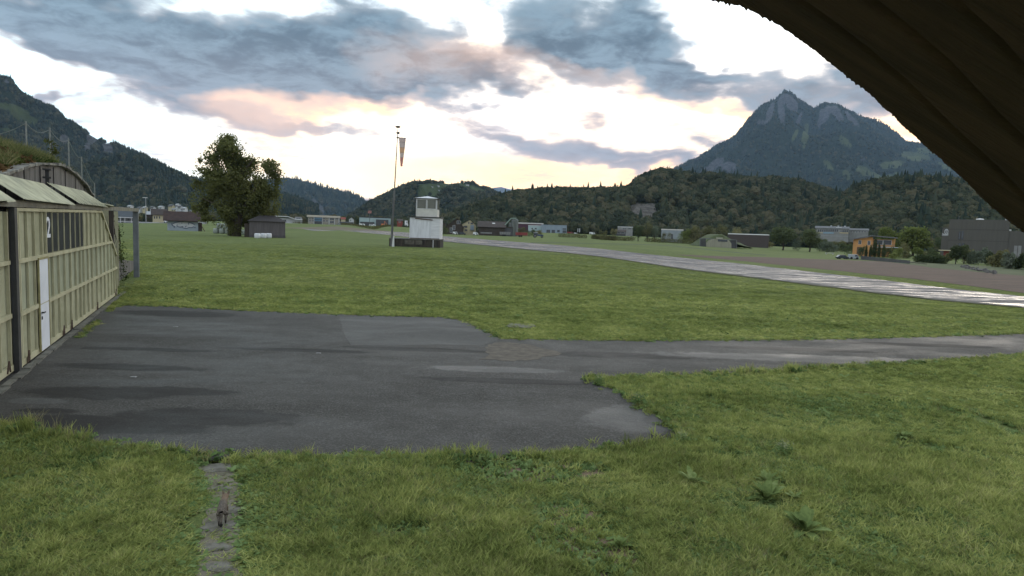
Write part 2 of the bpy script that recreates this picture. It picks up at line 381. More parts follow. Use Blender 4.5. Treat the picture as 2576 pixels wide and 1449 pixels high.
gc = MB(); gc.add([(float(gV[j][0]), float(gV[j][1]), 0) for j in range(na)][::-1], [tuple(range(na))]); 
tag(gc.build('ground', TURF), kind='structure')

def W2(l): return [G(*p) for p in l]
def densify(pts, step):
    o = []
    for i in range(len(pts)-1):
        a, b = Vector(pts[i]), Vector(pts[i+1]); k = max(1, int((b-a).length/step))
        o += [a.lerp(b, j/k) for j in range(k)]
    return o+[Vector(pts[-1])]
APRON_PX = [(-300, 1120), (0, 1080), (60, 1082), (120, 1102), (260, 1122), (420, 1147), (600, 1158), (760, 1154), (900, 1152), (1050, 1156), (1200, 1150), (1330, 1149), (1450, 1142), (1600, 1128), (1718, 1110),
            (1690, 1075), (1640, 1042), (1560, 987), (1480, 955), (1700, 946), (1900, 938), (2200, 919), (2400, 906), (2576, 894), (2900, 870),
            (2900, 825), (2576, 839), (2300, 848), (2000, 855), (1600, 857), (1400, 855), (1270, 853), (1220, 831), (1190, 816), (1158, 806), (1120, 798), (1000, 796), (850, 791), (600, 781), (450, 772), (330, 769), (290, 772), (272, 776), (262, 765), (284, 747), (0, 961)]
ap = [Vector((p.x, p.y, 0)) for p in W2(APRON_PX)]
ap[-1] = Vector((-11.0, 13.9, 0)); ap.append(Vector((-8.6, 8.7, 0)))
ap = densify(ap+[ap[0]], .45)[:-1]
rj = random.Random(3)
ap = [p+Vector((rj.uniform(-.05, .05), rj.uniform(-.05, .05), 0)) for p in ap]
APRON = [(p.x, p.y) for p in ap]
def asphalt_mat(name, wet, dark):
    m_ = bpy.data.materials.new(name); m_.use_nodes = True; q = NT(m_.node_tree); b = m_.node_tree.nodes['Principled BSDF']
    P = q.new('ShaderNodeNewGeometry').outputs['Position']
    a = q.noise(q.mapping(P, sc=(.5, 1.15, 1)), .32, 5, .6, .5); f = q.noise(P, 26., 4, .75); g_ = q.noise(q.mapping(P, (4, 8, 1), sc=(.6, 1.2, 1)), .38, 7, .66, .5); s_ = q.noise(q.mapping(P, (7, 1, 0)), 2.1, 6, .7)
    c = q.mix(q.rng(a.outputs[0], .36, .66), (.040, .0365, .032), (.056, .0515, .046))
    c = q.mix(q.m('MULTIPLY', q.rng(g_.outputs[0], .52, .66), .45), c, (.016, .0145, .0135))
    c = q.mix(q.m('MULTIPLY', q.rng(s_.outputs[0], .58, .72), .35), c, (.055, .050, .040))
    c = q.mix(q.m('MULTIPLY', q.rng(f.outputs[0], .44, .62), .75), c, q.mix(q.rng(s_.outputs[0], .4, .6), (.082, .077, .070), (.115, .110, .102)))
    def ell(px, py, rx, ry, ww=.9):
        c0 = G(px, py); v = q.mapping(P, (c0.x, c0.y, 0), (0, 0, 0), (rx, ry, 30), 'TEXTURE'); gr = q.new('ShaderNodeTexGradient', gradient_type='SPHERICAL'); q.put(gr, 0, v)
        return q.rng(q.m('ADD', gr.outputs[1], q.m('MULTIPLY', q.m('SUBTRACT', s_.outputs[0], .5), ww)), .18, .42)
    st = None
    for e_ in ((330, 925, 2.6, .5), (250, 990, 2.2, .7), (420, 985, 2., .5), (180, 1060, 1.6, .5), (300, 1075, 2.4, .6), (520, 1050, 2.4, .8), (120, 1035, .8, .25), (235, 877, .5, .3), (1050, 880, 3.2, .45), (760, 882, 3., .35), (450, 790, 3.5, 1.2), (1690, 1100, .6, .6), (1650, 1060, .35, .5), (2000, 880, 4., .5), (2300, 868, 5., .5), (1550, 895, 3., .7), (1300, 960, 3.5, .4), (380, 880, 2.4, .35)):
        v_ = ell(*e_); st = v_ if st is None else q.m('MAXIMUM', st, v_)
    c = q.mix(q.m('MULTIPLY', st, .72), c, (.017, .0150, .0135))
    lt = q.m('MAXIMUM', ell(1240, 930, 2.6, .5, .8), q.m('MAXIMUM', ell(1580, 1055, 1.2, 1.3, .9), ell(90, 1010, .9, .3)))
    lt = q.m('MAXIMUM', lt, ell(2100, 905, 8, .9, .8))
    c = q.mix(q.m('MULTIPLY', lt, .38), c, (.088, .086, .083))
    vo = q.new('ShaderNodeTexVoronoi', feature='DISTANCE_TO_EDGE'); q.put(vo, 'Vector', q.vm('ADD', q.mapping(P, sc=(.16, .16, .16)), q.vm('SCALE', s_.outputs['Color'], scale=.25))); vo.inputs['Scale'].default_value = 1.
    c = q.mix(q.m('MULTIPLY', q.rng(vo.outputs[0], .0, .004, 1., 0.), .6), c, (.016, .015, .013))
    if wet: c = q.mix(.42, c, (.105, .102, .097))
    q.put(b, 'Base Color', c)
    r = q.rng(g_.outputs[0], .40, .66, .82, .58); r = q.m('SUBTRACT', r, q.m('MULTIPLY', lt, .18))
    r = q.m('ADD', r, q.m('MULTIPLY', q.m('SUBTRACT', a.outputs[0], .5), -.25)); q.put(b, 'Roughness', r)
    b.inputs['Specular IOR Level'].default_value = .13
    bu = q.new('ShaderNodeBump'); q.put(bu, 'Height', q.m('ADD', f.outputs[0], q.m('MULTIPLY', a.outputs[0], .8))); bu.inputs['Distance'].default_value = .010; q.put(b, 'Normal', bu.outputs[0])
    return m_
ASPH = asphalt_mat('apron_asphalt', False, 0)
amb = MB(); amb.add([(p.x, p.y, .012) for p in ap], [tuple(range(len(ap)))]); apo = amb.build('apron', ASPH)
pa = densify([Vector((p.x, p.y, 0)) for p in W2([(852, 797), (1000, 799), (1118, 801), (1156, 809), (1190, 819), (1218, 834), (1258, 853), (1236, 862), (1215, 870), (1100, 868), (985, 871), (882, 869), (862, 832), (852, 797)])], .4)[:-1]
pa = [p+Vector((rj.uniform(-.04, .04), rj.uniform(-.03, .03), 0)) for p in pa]
po = MB().prism([(p.x, p.y) for p in pa], .0122, .0155, 'z').build('asphalt_patch', asphalt_mat('patch_asphalt', True, 0)); tag(po, kind='structure')
se = []
for i, p in enumerate(ap):
    d = (ap[(i+1) % len(ap)]-ap[i-1]).normalized(); nrm = Vector((-d.y, d.x, 0)); cen = Vector((0, 18, 0))
    q1, q2 = p+nrm*.1, p-nrm*.1
    o1 = inpoly(np.array([q1.x]), np.array([q1.y]), APRON)[0] if True else False
    se.append(p+(nrm*-1 if o1 else nrm)*rj.uniform(-.02, .26))
so_ = MB().add([(p.x, p.y, .006) for p in se], [tuple(range(len(se)))]).build('soil', mat('edge_soil', (.062, .054, .040), .95, .4, 2., .03, c2=(.034, .030, .022)))
bm = bmesh.new(); bm.from_mesh(so_.data); bmesh.ops.triangulate(bm, faces=bm.faces)
for f_ in bm.faces:
    if f_.normal.z < 0: f_.normal_flip()
bm.to_mesh(so_.data); bm.free(); tag(so_, kind='structure')
bm = bmesh.new(); bm.from_mesh(apo.data); bmesh.ops.triangulate(bm, faces=bm.faces)
for f_ in bm.faces:
    if f_.normal.z < 0: f_.normal_flip()
bm.to_mesh(apo.data); bm.free(); tag(apo, kind='structure')

def strip(name, E0, E1, m_, dz, cross=6, step=6., wob=0.):
    """a sheet between two edge polylines that follows the terrain"""
    def res(E, n):
        E = [Vector(p) for p in E]; L = [0]
        for i in range(len(E)-1): L.append(L[-1]+(E[i+1]-E[i]).length)
        o = []
        for k in range(n):
            s_ = L[-1]*(k/(n-1))**1; i = max(j for j in range(len(L)-1) if L[j] <= s_+1e-9); f_ = (s_-L[i])/max(L[i+1]-L[i], 1e-6); o.append(E[i].lerp(E[i+1], f_))
        return o
    n = max(20, int(sum((Vector(E0[i+1])-Vector(E0[i])).length for i in range(len(E0)-1))/step))
    a, b = res(E0, n), res(E1, n); V = []
    for i in range(n):
        for j in range(cross+1):
            p = a[i].lerp(b[i], j/cross)
            if wob and j in (0, cross): p = p+Vector((rj.uniform(-wob, wob), rj.uniform(-wob, wob), 0))
            V.append((p.x, p.y, g1(p.x, p.y)+dz))
    c = cross+1; Fq = [(i*c+j, (i+1)*c+j, (i+1)*c+j+1, i*c+j+1) for i in range(n-1) for j in range(cross)]
    o = link(name, npmesh(name, V, Fq, True), m_); bm = bmesh.new(); bm.from_mesh(o.data)
    for f_ in bm.faces:
        if f_.normal.z < 0: f_.normal_flip()
    bm.to_mesh(o.data); bm.free(); return tag(o, kind='structure')
def runway_mat():
    m_ = bpy.data.materials.new('wet_runway'); m_.use_nodes = True; q = NT(m_.node_tree); b = m_.node_tree.nodes['Principled BSDF']
    P = q.new('ShaderNodeNewGeometry').outputs['Position']
    v = q.mapping(P, rot=(0, 0, math.radians(14)), sc=(.10, .55, 1))
    g_ = q.noise(v, 1.5, 6, .70, .6); f = q.noise(q.mapping(v, (3, 3, 3)), 2.4, 4, .6)
    d = q.m('ADD', q.m('MULTIPLY', g_.outputs[0], .65), q.m('MULTIPLY', f.outputs[0], .35))
    q.put(b, 'Base Color', q.mix(q.rng(d, .42, .56), (.045, .041, .046), (.030, .028, .032)))
    q.put(b, 'Roughness', q.rng(d, .47, .58, .85, .22))
    b.inputs['Specular IOR Level'].default_value = .5
    n_ = q.noise(P, 25, 3, .6); bu = q.new('ShaderNodeBump'); q.put(bu, 'Height', n_.outputs[0]); bu.inputs['Distance'].default_value = .004; q.put(b, 'Normal', bu.outputs[0])
    return m_
NEAR = W2([(2900, 808), (2576, 774), (2335, 752), (2094, 723), (1850, 692), (1610, 660), (1350, 630), (1112, 607), (983, 591.5), (882, 582), (760, 575.5)])
FAR = W2([(2900, 775), (2576, 748), (2335, 719), (2094, 690), (1850, 662), (1610, 637.5), (1350, 613), (1112, 594), (1030, 585.5), (925, 580), (788, 574.5)])
strip('runway', NEAR, FAR, runway_mat(), .03, 8, 5., .25)
SOIL = mat('ploughed_soil', (.118, .078, .056), .95, .35, .35, .12, c2=(.072, .048, .036), coord='Object', stretch=(.4, 2.2, 1), bsc=2.5)
strip('field', W2([(2900, 755), (2576, 737), (2335, 706), (2094, 680), (1850, 655), (1704, 641.5)]), W2([(2900, 718), (2576, 694), (2360, 675), (2228, 658), (1928, 646.8), (1706, 640.5)]), SOIL, .02, 8, 4., .3)
RTURF = mat('rough_verge', (.085, .10, .040), .95, .3, .3, .1, c2=(.055, .065, .028), stretch=(.4, 2, 1), bsc=3.)
strip('verge', W2([(2900, 720), (2576, 694.5), (2360, 675.5), (2229, 658.5), (2130, 652)]), W2([(2900, 690), (2576, 676), (2400, 664), (2280, 656.), (2130, 650)]), RTURF, .025, 4, 4., .3)
strip('verge', W2([(2576, 776.5), (2335, 754.5), (2094, 725), (1850, 694), (1610, 661.5), (1350, 631.), (1112, 608.)]), W2([(2576, 773), (2335, 751), (2094, 722), (1850, 691), (1610, 659.4), (1350, 629.6), (1112, 606.7)]), mat('verge_edge', (.07, .068, .045), .95, .4, 1.5, 0), .05, 2, 1.5, .35)
TRK = mat('track_dark', (.045, .06, .025), .95, .3, .5)
strip('track', W2([(1335, 611.2), (1500, 613.3), (1677, 618), (1928, 643)]), W2([(1335, 609.8), (1500, 612), (1677, 616.6), (1928, 641.5)]), TRK, .03, 2, 6., .3)
strip('track', W2([(715, 574), (850, 577), (980, 583)]), W2([(715, 573), (850, 576), (980, 581.6)]), mat('earth_strip', (.12, .095, .06), .95, .3, .3), .02, 2, 10., .5)
strip('road', W2([(285, 560), (400, 561.5), (520, 565)]), W2([(285, 557.5), (400, 559.), (520, 562)]), mat('far_road', (.09, .088, .085), .7, .2, .3), .03, 3, 10.)

# ================================================================== MOUNTAINS
TERR = []
def sil(crest, n, jag, seed):
    """crest line resampled, with tree-top jaggedness"""
    c = np.array([p[:2] for p in crest], float); x = np.linspace(c[0, 0], c[-1, 0], n); y = np.interp(x, c[:, 0], c[:, 1])
    return x, y-jag*(fbm(x*.09, x*0+seed, 3, seed)-.5)*2
def mountain(name, crest, Yc, Yb, n, nt, amp, nsc, m_, jag=1.5, pw=1.25, seed=1, z0=-3., back=1.5, masks=(), ridged=True):
    x, y = sil(crest, n, jag, seed); Ycr = np.interp(x, [p[0] for p in crest], [p[2] if len(p) > 2 else Yc for p in crest])
    Ybs = Yb if not callable(Yb) else Yb(x)
    R3 = np.array(CM); d = np.stack([(x-1288)/F, (724.5-y)/F, -np.ones_like(x)], 1)@R3.T
    sx_, sz_ = d[:, 0]/d[:, 1], d[:, 2]/d[:, 1]
    tt = np.concatenate([np.linspace(0, 1, nt), np.linspace(1, back, nt//4)[1:]])
    T, _ = np.meshgrid(tt, x, indexing='ij')
    Yv = Ybs+(Ycr-Ybs)*T; Xv = sx_*Yv; zc_ = H+sz_*Ycr
    f_ = np.where(T <= 1, np.abs(np.minimum(T, 1))**pw, 1-((T-1)/(back-1))**1.3*1.0)
    nz_ = fbm(Xv*nsc+seed*3.1, Yv*nsc*.6+seed, 6, seed, ridged)-.5
    env = np.where(T <= 1, np.sin(np.pi*np.minimum(T, 1)**1.1)**.8, (T-1)*.5)
    Zv = z0+(zc_-z0)*f_+amp*nz_*env
    # nothing in front of the crest may rise above the crest line
    lim = H+(sz_-.002)*Yv; Zv = np.where(T < .97, np.minimum(Zv, lim), Zv)
    V = np.stack([Xv, Yv, Zv], 2).reshape(-1, 3); na_ = len(tt)
    i_, j_ = np.meshgrid(np.arange(na_-1), np.arange(n-1), indexing='ij')
    Fq = np.stack([i_*n+j_, i_*n+j_+1, (i_+1)*n+j_+1, (i_+1)*n+j_], 2).reshape(-1, 4)
    me = npmesh(name, V, Fq, True); o = link(name, me, m_); tag(o, kind='structure')
    rock = np.zeros(len(V)); mead = np.zeros(len(V)); px, py = proj_np(V)
    nn = fbm(V[:, 0]*nsc*5, V[:, 1]*nsc*5+V[:, 2]*nsc*5, 4, 5)
    for (mx, my, rx, ry, ro, kd) in masks:
        c_, s_ = math.cos(math.radians(ro)), math.sin(math.radians(ro)); dx = px-mx; dy = py-my
        q = ((dx*c_+dy*s_)/rx)**2+((-dx*s_+dy*c_)/ry)**2; v = 1-sm(q+1.3*(nn-.5), .6, 1.1)
        if kd == 'r': rock = np.maximum(rock, v)
        else: mead = np.maximum(mead, v)
    for nm, arr in (('rock', rock), ('meadow', mead)):
        a = me.attributes.new(nm, 'FLOAT', 'POINT'); a.data.foreach_set('value', arr.astype(np.float32))
    TERR.append((BVHTree.FromPolygons([tuple(p) for p in V.tolist()], Fq.tolist()), V, Fq, rock, mead, px, py, name))
    return o
def hillmat(name, forest, forest2, rock, meadow, nsc, auto_rock=.0, bump=6., automead=0.):
    m_ = bpy.data.materials.new(name); m_.use_nodes = True; q = NT(m_.node_tree); b = m_.node_tree.nodes['Principled BSDF']
    ge = q.new('ShaderNodeNewGeometry'); P = ge.outputs['Position']
    n1_ = q.noise(P, nsc, 6, .65); n2_ = q.noise(P, nsc*9, 4, .7); n3_ = q.noise(q.mapping(P, sc=(1, 1, .35)), nsc*4, 5, .7)
    c = q.mix(q.rng(n1_.outputs[0], .35, .65), forest, forest2)
    c = q.mix(q.m('MULTIPLY', q.rng(n2_.outputs[0], .42, .62), .6), c, tuple(v*.45 for v in forest))
    def att(nm):
        a = q.new('ShaderNodeAttribute'); a.attribute_name = nm; return a.outputs['Fac']
    mf = q.rng(q.m('ADD', att('meadow'), q.m('MULTIPLY', q.m('SUBTRACT', n2_.outputs[0], .5), .7)), .35, .6)
    if automead: mf = q.m('MAXIMUM', mf, q.m('MULTIPLY', q.rng(n1_.outputs[0], .58, .64), automead))
    c = q.mix(mf, c, q.mix(q.rng(n1_.outputs[0], .4, .6), meadow, tuple(v*.7 for v in meadow)))
    rf = q.rng(q.m('ADD', att('rock'), q.m('MULTIPLY', q.m('SUBTRACT', n3_.outputs[0], .5), 2.4)), .35, .8)
    if auto_rock:
        sp = q.new('ShaderNodeSeparateXYZ'); q.put(sp, 0, ge.outputs['Normal'])
        rf = q.m('MAXIMUM', rf, q.m('MULTIPLY', q.m('MULTIPLY', q.rng(sp.outputs[2], auto_rock, auto_rock-.2), q.rng(n3_.outputs[0], .46, .62)), .8))
    c = q.mix(rf, c, q.mix(q.rng(n2_.outputs[0], .35, .65), rock, tuple(v*.5 for v in rock)))
    q.put(b, 'Base Color', c); b.inputs['Roughness'].default_value = .95; b.inputs['Specular IOR Level'].default_value = .05
    bu = q.new('ShaderNodeBump'); q.put(bu, 'Height', q.m('ADD', n2_.outputs[0], n3_.outputs[0])); bu.inputs['Distance'].default_value = bump; q.put(b, 'Normal', bu.outputs[0])
    return m_
HM = hillmat('peak_surface', (.022, .032, .018), (.030, .040, .024), (.095, .095, .10), (.085, .10, .045), .004, .62, 14.)
HL = hillmat('flank_surface', (.020, .030, .017), (.032, .042, .020), (.105, .105, .105), (.060, .075, .030), .006, .5, 10.)
HC = hillmat('wooded_hill_surface', (.024, .036, .018), (.040, .050, .022), (.20, .19, .17), (.060, .080, .036), .008, 0, 8.)
HN = hillmat('near_wood_floor', (.020, .028, .013), (.030, .038, .016), (.15, .137, .122), (.080, .11, .038), .02, 0, 3.)
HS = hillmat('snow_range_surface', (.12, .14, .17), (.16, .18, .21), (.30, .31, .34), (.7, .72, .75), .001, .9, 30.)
# far snowy ranges
mountain('mountain', [(1150, 492), (1190, 481), (1230, 474), (1262, 470), (1300, 479), (1330, 486), (1362, 494)], 13000, 11500, 90, 30, 250, .001, HS, .6, 1., 3, masks=[(1290, 474, 40, 6, 15, 'm')])
mountain('mountain', [(1235, 497), (1262, 487), (1282, 478), (1292, 479), (1320, 489), (1345, 497)], 9000, 8200, 70, 30, 120, .001, HM, .8, 1., 4)
mountain('mountain', [(1455, 492), (1482, 484), (1510, 479), (1535, 481), (1562, 490), (1580, 494)], 15000, 13500, 70, 30, 200, .001, HS, .5, 1., 5, masks=[(1515, 483, 50, 6, 0, 'm')])
# double peak on the right
mountain('mountain', [(1560, 500), (1640, 455), (1700, 424), (1735, 405), (1760, 394), (1800, 370), (1835, 352), (1850, 343), (1866, 324), (1882, 303), (1910, 273), (1925, 262), (1944, 253), (1958, 245), (1966, 236), (1974, 230), (1984, 231), (1996, 238), (2004, 248), (2018, 257), (2036, 268), (2046, 274), (2054, 271), (2064, 265), (2078, 261), (2100, 263), (2115, 267), (2130, 276), (2160, 291), (2200, 304), (2222, 312), (2245, 327), (2262, 341), (2280, 356), (2320, 362), (2365, 370), (2400, 383), (2440, 410), (2500, 445), (2600, 470), (2760, 500)],
         7000, 3300, 560, 170, 620, .0011, HM, 2.2, 1.18, 11, back=1.35, masks=[
    (1937, 285, 9, 28, 18, 'r'), (1975, 250, 16, 16, 0, 'r'), (1965, 280, 9, 34, -8, 'r'), (1990, 262, 14, 22, -35, 'r'), (1915, 308, 18, 7, -20, 'r'), (1800, 415, 34, 11, -42, 'r'), (1835, 420, 22, 16, 0, 'r'), (1770, 430, 14, 5, -40, 'r'),
    (2105, 285, 14, 28, -38, 'r'), (2140, 298, 9, 30, -45, 'r'), (2080, 285, 12, 24, 20, 'r'), (2065, 300, 8, 30, 10, 'r'), (2170, 405, 6, 5, 0, 'r'), (2010, 300, 5, 20, 20, 'r'),
    (2026, 342, 8, 30, 8, 'm'), (2124, 355, 8, 26, -48, 'm'), (2085, 418, 7, 22, -38, 'm'), (2000, 340, 5, 18, 25, 'm'), (2170, 430, 22, 12, 20, 'm'), (2205, 445, 22, 8, 25, 'm'), (2240, 415, 40, 12, -8, 'm'), (2220, 452, 60, 9, -18, 'm'),
    (2300, 395, 40, 13, 8, 'm'), (2340, 380, 45, 8, 10, 'm'), (2380, 420, 30, 8, 20, 'm'), (2180, 462, 60, 6, -12, 'm'), (2130, 440, 10, 16, -30, 'm'), (2440, 450, 30, 6, 15, 'm')])
# mid valley hill behind the big tree
mountain('mountain', [(540, 500), (640, 462), (700, 455), (718, 453), (745, 454), (765, 462), (800, 472), (845, 485), (862, 489), (880, 491), (900, 502), (922, 516), (940, 528), (980, 545), (1010, 556)], 6000, 4200, 200, 60, 260, .0015, HL, 1.6, 1.15, 21, masks=[(800, 520, 9, 28, -38, 'r'), (770, 490, 6, 18, -40, 'r')])
# long flank on the left
mountain('mountain', [(-420, 60), (-200, 130), (-60, 172), (0, 196), (14, 200), (26, 202), (32, 214), (45, 232), (60, 243), (85, 256), (110, 266), (135, 272), (152, 288), (165, 303), (182, 312), (205, 328), (235, 345), (262, 358), (300, 368), (330, 384), (365, 400), (402, 418), (440, 438), (470, 449), (492, 456), (520, 461), (560, 470), (640, 482), (740, 500), (800, 520)],
         3000, lambda x: np.interp(x, [0, 400, 800], [1300, 1300, 1900]), 560, 170, 330, .0022, HL, 2.2, 1.2, 31, back=1.4, masks=[
    (25, 275, 55, 15, 18, 'm'), (60, 300, 45, 14, 15, 'm'), (20, 330, 25, 10, 10, 'm'), (15, 206, 10, 10, 0, 'r'), (235, 345, 18, 22, -30, 'r'), (270, 372, 14, 20, -20, 'r'), (372, 375, 8, 25, 0, 'r'), (220, 370, 8, 14, 0, 'r'), (380, 395, 6, 18, -10, 'r'), (160, 355, 14, 20, 0, 'r'), (460, 490, 40, 8, 0, 'm')])
# round hill in the middle with an alp near its top
mountain('hill', [(800, 590), (860, 556), (905, 528), (920, 517), (945, 502), (975, 489), (1000, 475), (1020, 466), (1040, 461), (1065, 459), (1085, 457), (1110, 461), (1130, 463), (1160, 461), (1180, 464), (1205, 473), (1225, 479), (1245, 487), (1262, 494), (1300, 502), (1400, 506), (1600, 510)], 2500, lambda x: np.interp(x, [800, 1600], [1300, 1050]), 330, 110, 150, .003, HC, 2., 1.15, 41, masks=[
    (1085, 480, 30, 14, 0, 'm'), (1100, 468, 60, 6, 0, 'm'), (1060, 490, 20, 8, 10, 'm'), (1175, 470, 45, 8, 12, 'm'), (1200, 480, 25, 6, 10, 'm')])
# steep near wood with cliffs
CL = [(1618, 540, 44, 24, 0, 'r'), (1600, 530, 18, 20, 0, 'r'), (1640, 525, 20, 12, 0, 'r'), (1430, 530, 10, 16, 10, 'r'), (1465, 531, 6, 9, 0, 'r'), (1400, 535, 8, 8, 0, 'r'), (1905, 527, 26, 5, 8, 'm'), (1690, 452, 16, 3, 5, 'm')]
mountain('hill', [(1000, 600, 1050), (1120, 560), (1200, 528), (1262, 505), (1300, 498), (1332, 493), (1365, 488), (1400, 487), (1440, 489), (1480, 490), (1540, 490), (1575, 486), (1592, 478), (1605, 463), (1622, 454), (1642, 449), (1663, 440), (1680, 443), (1705, 449), (1750, 452), (1800, 452), (1850, 458), (1905, 460), (1960, 463), (2010, 468), (2060, 482), (2110, 500), (2160, 520), (2260, 560), (2330, 600)], 1050, 600, 260, 80, 45, .008, HN, 1.2, .95, 51, masks=CL, back=1.7)
mountain('hill', [(1980, 600), (2060, 560), (2105, 520), (2128, 504), (2150, 491), (2200, 476), (2260, 468), (2330, 466), (2400, 470), (2460, 480), (2530, 500), (2640, 530), (2800, 560)], 820, 480, 200, 70, 30, .008, HN, 1.2, .95, 61, back=1.7)

def hit(px, py):
    d = ray(px, py).normalized(); best = None
    for T in TERR:
        r = T[0].ray_cast(Vector((0, 0, H)), d)
        if r[0] is not None and (best is None or r[3] < best[3]): best = r
    return best[0] if best else None

# ================================================================== FORESTS
FOL_D = leafmat('wood_foliage', ((.030, .038, .025), (.062, .070, .041), (.105, .096, .058)), .2, .02, .9)
FOL_C = leafmat('conifer_foliage', ((.022, .034, .026), (.040, .057, .040), (.066, .078, .052)), .15, .02, .8)
def crown_far(seed, conifer=False):
    r = random.Random(seed)
    if conifer:
        mb = MB(); mb.lathe([(.02, 0), (.34, .12), (.20, .38), (.24, .4), (.12, .68), (.14, .7), (.01, 1.05)], 7)
        V = np.array(mb.v); V[:, :2] *= 1+.25*np.random.default_rng(seed).normal(size=(len(V), 1)); me = bpy.data.meshes.new('c'); me.from_pydata(V.tolist(), [], mb.f); return me
    bl = [(r.uniform(-.18, .18), r.uniform(-.18, .18), r.uniform(.35, .8), r.uniform(.2, .36), r.uniform(.2, .36), r.uniform(.18, .32)) for _ in range(7)]+[(0, 0, .5, .42, .42, .42)]
    bm = bmesh.new(); bmesh.ops.create_icosphere(bm, subdivisions=3, radius=.5)
    g2 = np.random.default_rng(seed); lob = g2.normal(size=(16, 3)); lob /= np.linalg.norm(lob, axis=1)[:, None]
    for v in bm.verts:
        d = np.array(v.co)*2; b_ = float(np.max(np.exp(-((d-lob)**2).sum(1)/.10))); k = .74+.34*b_+.05*g2.normal()
        v.co = Vector((d[0]*.47*k, d[1]*.47*k, .5+d[2]*.5*k))
    V1 = [tuple(v.co) for v in bm.verts]; F1 = [tuple(v.index for v in f.verts) for f in bm.faces]; bm.free()
    V2, F2 = leafcloud([(0, 0, .5, .45, .45, .47)], 110, .05, seed, shell=.9); n1_ = len(V1)
    me = bpy.data.meshes.new('c'); me.from_pydata(V1+[tuple(p) for p in V2], [], F1+[tuple(int(i)+n1_ for i in f) for f in F2]); return me
KF = [(crown_far(i), FOL_D) for i in range(5)]+[(crown_far(9, True), FOL_C), (crown_far(10, True), FOL_C)]
def forest(name, ti, count, size, seed, conif=.2, ylo=None, avoid=True, near_w=1., label=None, cat='forest'):
    _, V, Fq, rock, mead, px, py, _n = TERR[ti]; g_ = np.random.default_rng(seed)
    v = V[Fq]; ar = np.linalg.norm(np.cross(v[:, 1]-v[:, 0], v[:, 3]-v[:, 0]), axis=1)
    c = v.mean(1); pw_ = ar/np.linalg.norm(c, axis=1)**near_w
    fx = px[Fq].mean(1); fy = py[Fq].mean(1); pw_ = pw_*((fx > -120) & (fx < 2700))
    if ylo: pw_ = pw_*(fy < ylo)
    k = g_.choice(len(Fq), count, p=pw_/pw_.sum()); a, b = g_.random(count)[:, None], g_.random(count)[:, None]
    q = v[k]; P = (q[:, 0]*(1-a)+q[:, 1]*a)*(1-b)+(q[:, 3]*(1-a)+q[:, 2]*a)*b
    rk = rock[Fq[k, 0]]; md_ = mead[Fq[k, 0]]
    keep = (rk+.3*(g_.random(count)-.5) < .25) & (md_ < .4) & (fbm(P[:, 0]*.013, P[:, 1]*.013, 3, seed) > .16)
    P = P[keep]; n = len(P); s_ = size*(.6+.7*g_.random(n))*(0.85+.4*fbm(P[:, 0]*.01, P[:, 1]*.01, 2, 3))
    cf = g_.random(n) < conif*2*fbm(P[:, 0]*.006, P[:, 1]*.006, 3, seed+5); idx = np.where(cf, g_.integers(5, 7, n), g_.integers(0, 5, n))
    P[:, 2] -= s_*.18
    scatter(name, P, np.stack([np.zeros(n), np.zeros(n), g_.random(n)*6.28], 1), np.stack([s_*np.where(cf, .8, 1), s_*np.where(cf, .8, 1), s_*np.where(cf, 1.35, .95)], 1), idx, [(m_.copy(), k_) for m_, k_ in KF], label, cat)
# TERR order: 0 far,1 cone,2 snow,3 double peak,4 mid valley,5 left flank,6 round hill,7 near wood,8 right wood
forest('near_forest', 7, 13000, 13, 1, .05, near_w=.3, label='dense autumn wood covering the steep ridge below the double peak')
forest('side_forest', 8, 7500, 13.5, 2, .08, near_w=.3, label='dark wood on the slope behind the big brown building')
forest('hill_forest', 6, 20000, 12, 3, .1, near_w=.6, label='forest over the round hill with the green alp')
forest('flank_forest', 5, 30000, 14, 4, .5, near_w=.8, label='dark conifer forest on the long mountain flank behind the hangar')
forest('peak_forest', 3, 28000, 20, 5, .6, near_w=.5, label='forest belt climbing the double peaked mountain')
forest('valley_forest', 4, 5000, 36, 6, .6, near_w=.5, label='forest on the low blue mountain beside the big tree')
# haze between the camera and the peaks: one closed box of thin, even air
hz = MB(); hz.box(-15000, 15000, -400, 22000, -60, 2600)
hm = bpy.data.materials.new('haze_air'); hm.use_nodes = True; q = NT(hm.node_tree); q.n.clear(); o_ = q.new('ShaderNodeOutputMaterial'); pv = q.new('ShaderNodeVolumePrincipled')
pv.inputs['Color'].default_value = (.48, .70, 1., 1); pv.inputs['Density'].default_value = 2.9e-5; pv.inputs['Anisotropy'].default_value = .1; q.l.new(pv.outputs[0], o_.inputs['Volume'])
hm.cycles.homogeneous_volume = True if hasattr(hm.cycles, 'homogeneous_volume') else None
tag(hz.build('haze', hm), 'thin blue morning haze filling the valley air', 'haze', None, 'stuff')
# ================================================================== COMMON MATERIALS
CONC = mat('weathered_concrete', (.17, .16, .15), .9, .4, 1.2, .02, c2=(.075, .070, .064), stretch=(3, 3, .5))
STEEL = mat('grey_steel', (.13, .135, .135), .6, .25, 2.)
DARKST = mat('dark_steel', (.045, .045, .045), .6, .3, 2.)
CREAM = mat('cream_frame_paint', (.45, .43, .29), .7, .25, 2., c2=(.34, .32, .21), spec=.1)
SHEET = mat('ribbed_translucent_sheet', (.41, .40, .275), .7, .2, .7, c2=(.30, .295, .19), stretch=(.5, 1, 1.6), spec=.1)
SHEET2 = mat('ribbed_sheet_greener', (.375, .385, .275), .7, .2, .7, c2=(.28, .29, .20), spec=.1)
DPANEL = mat('dark_panel', (.040, .044, .042), .9, .2, 2., spec=.05)
WHITEP = mat('white_paint', (.62, .64, .68), .5, .08, 2.)
RUST = mat('rusty_iron', (.09, .06, .045), .9, .4, 6.)
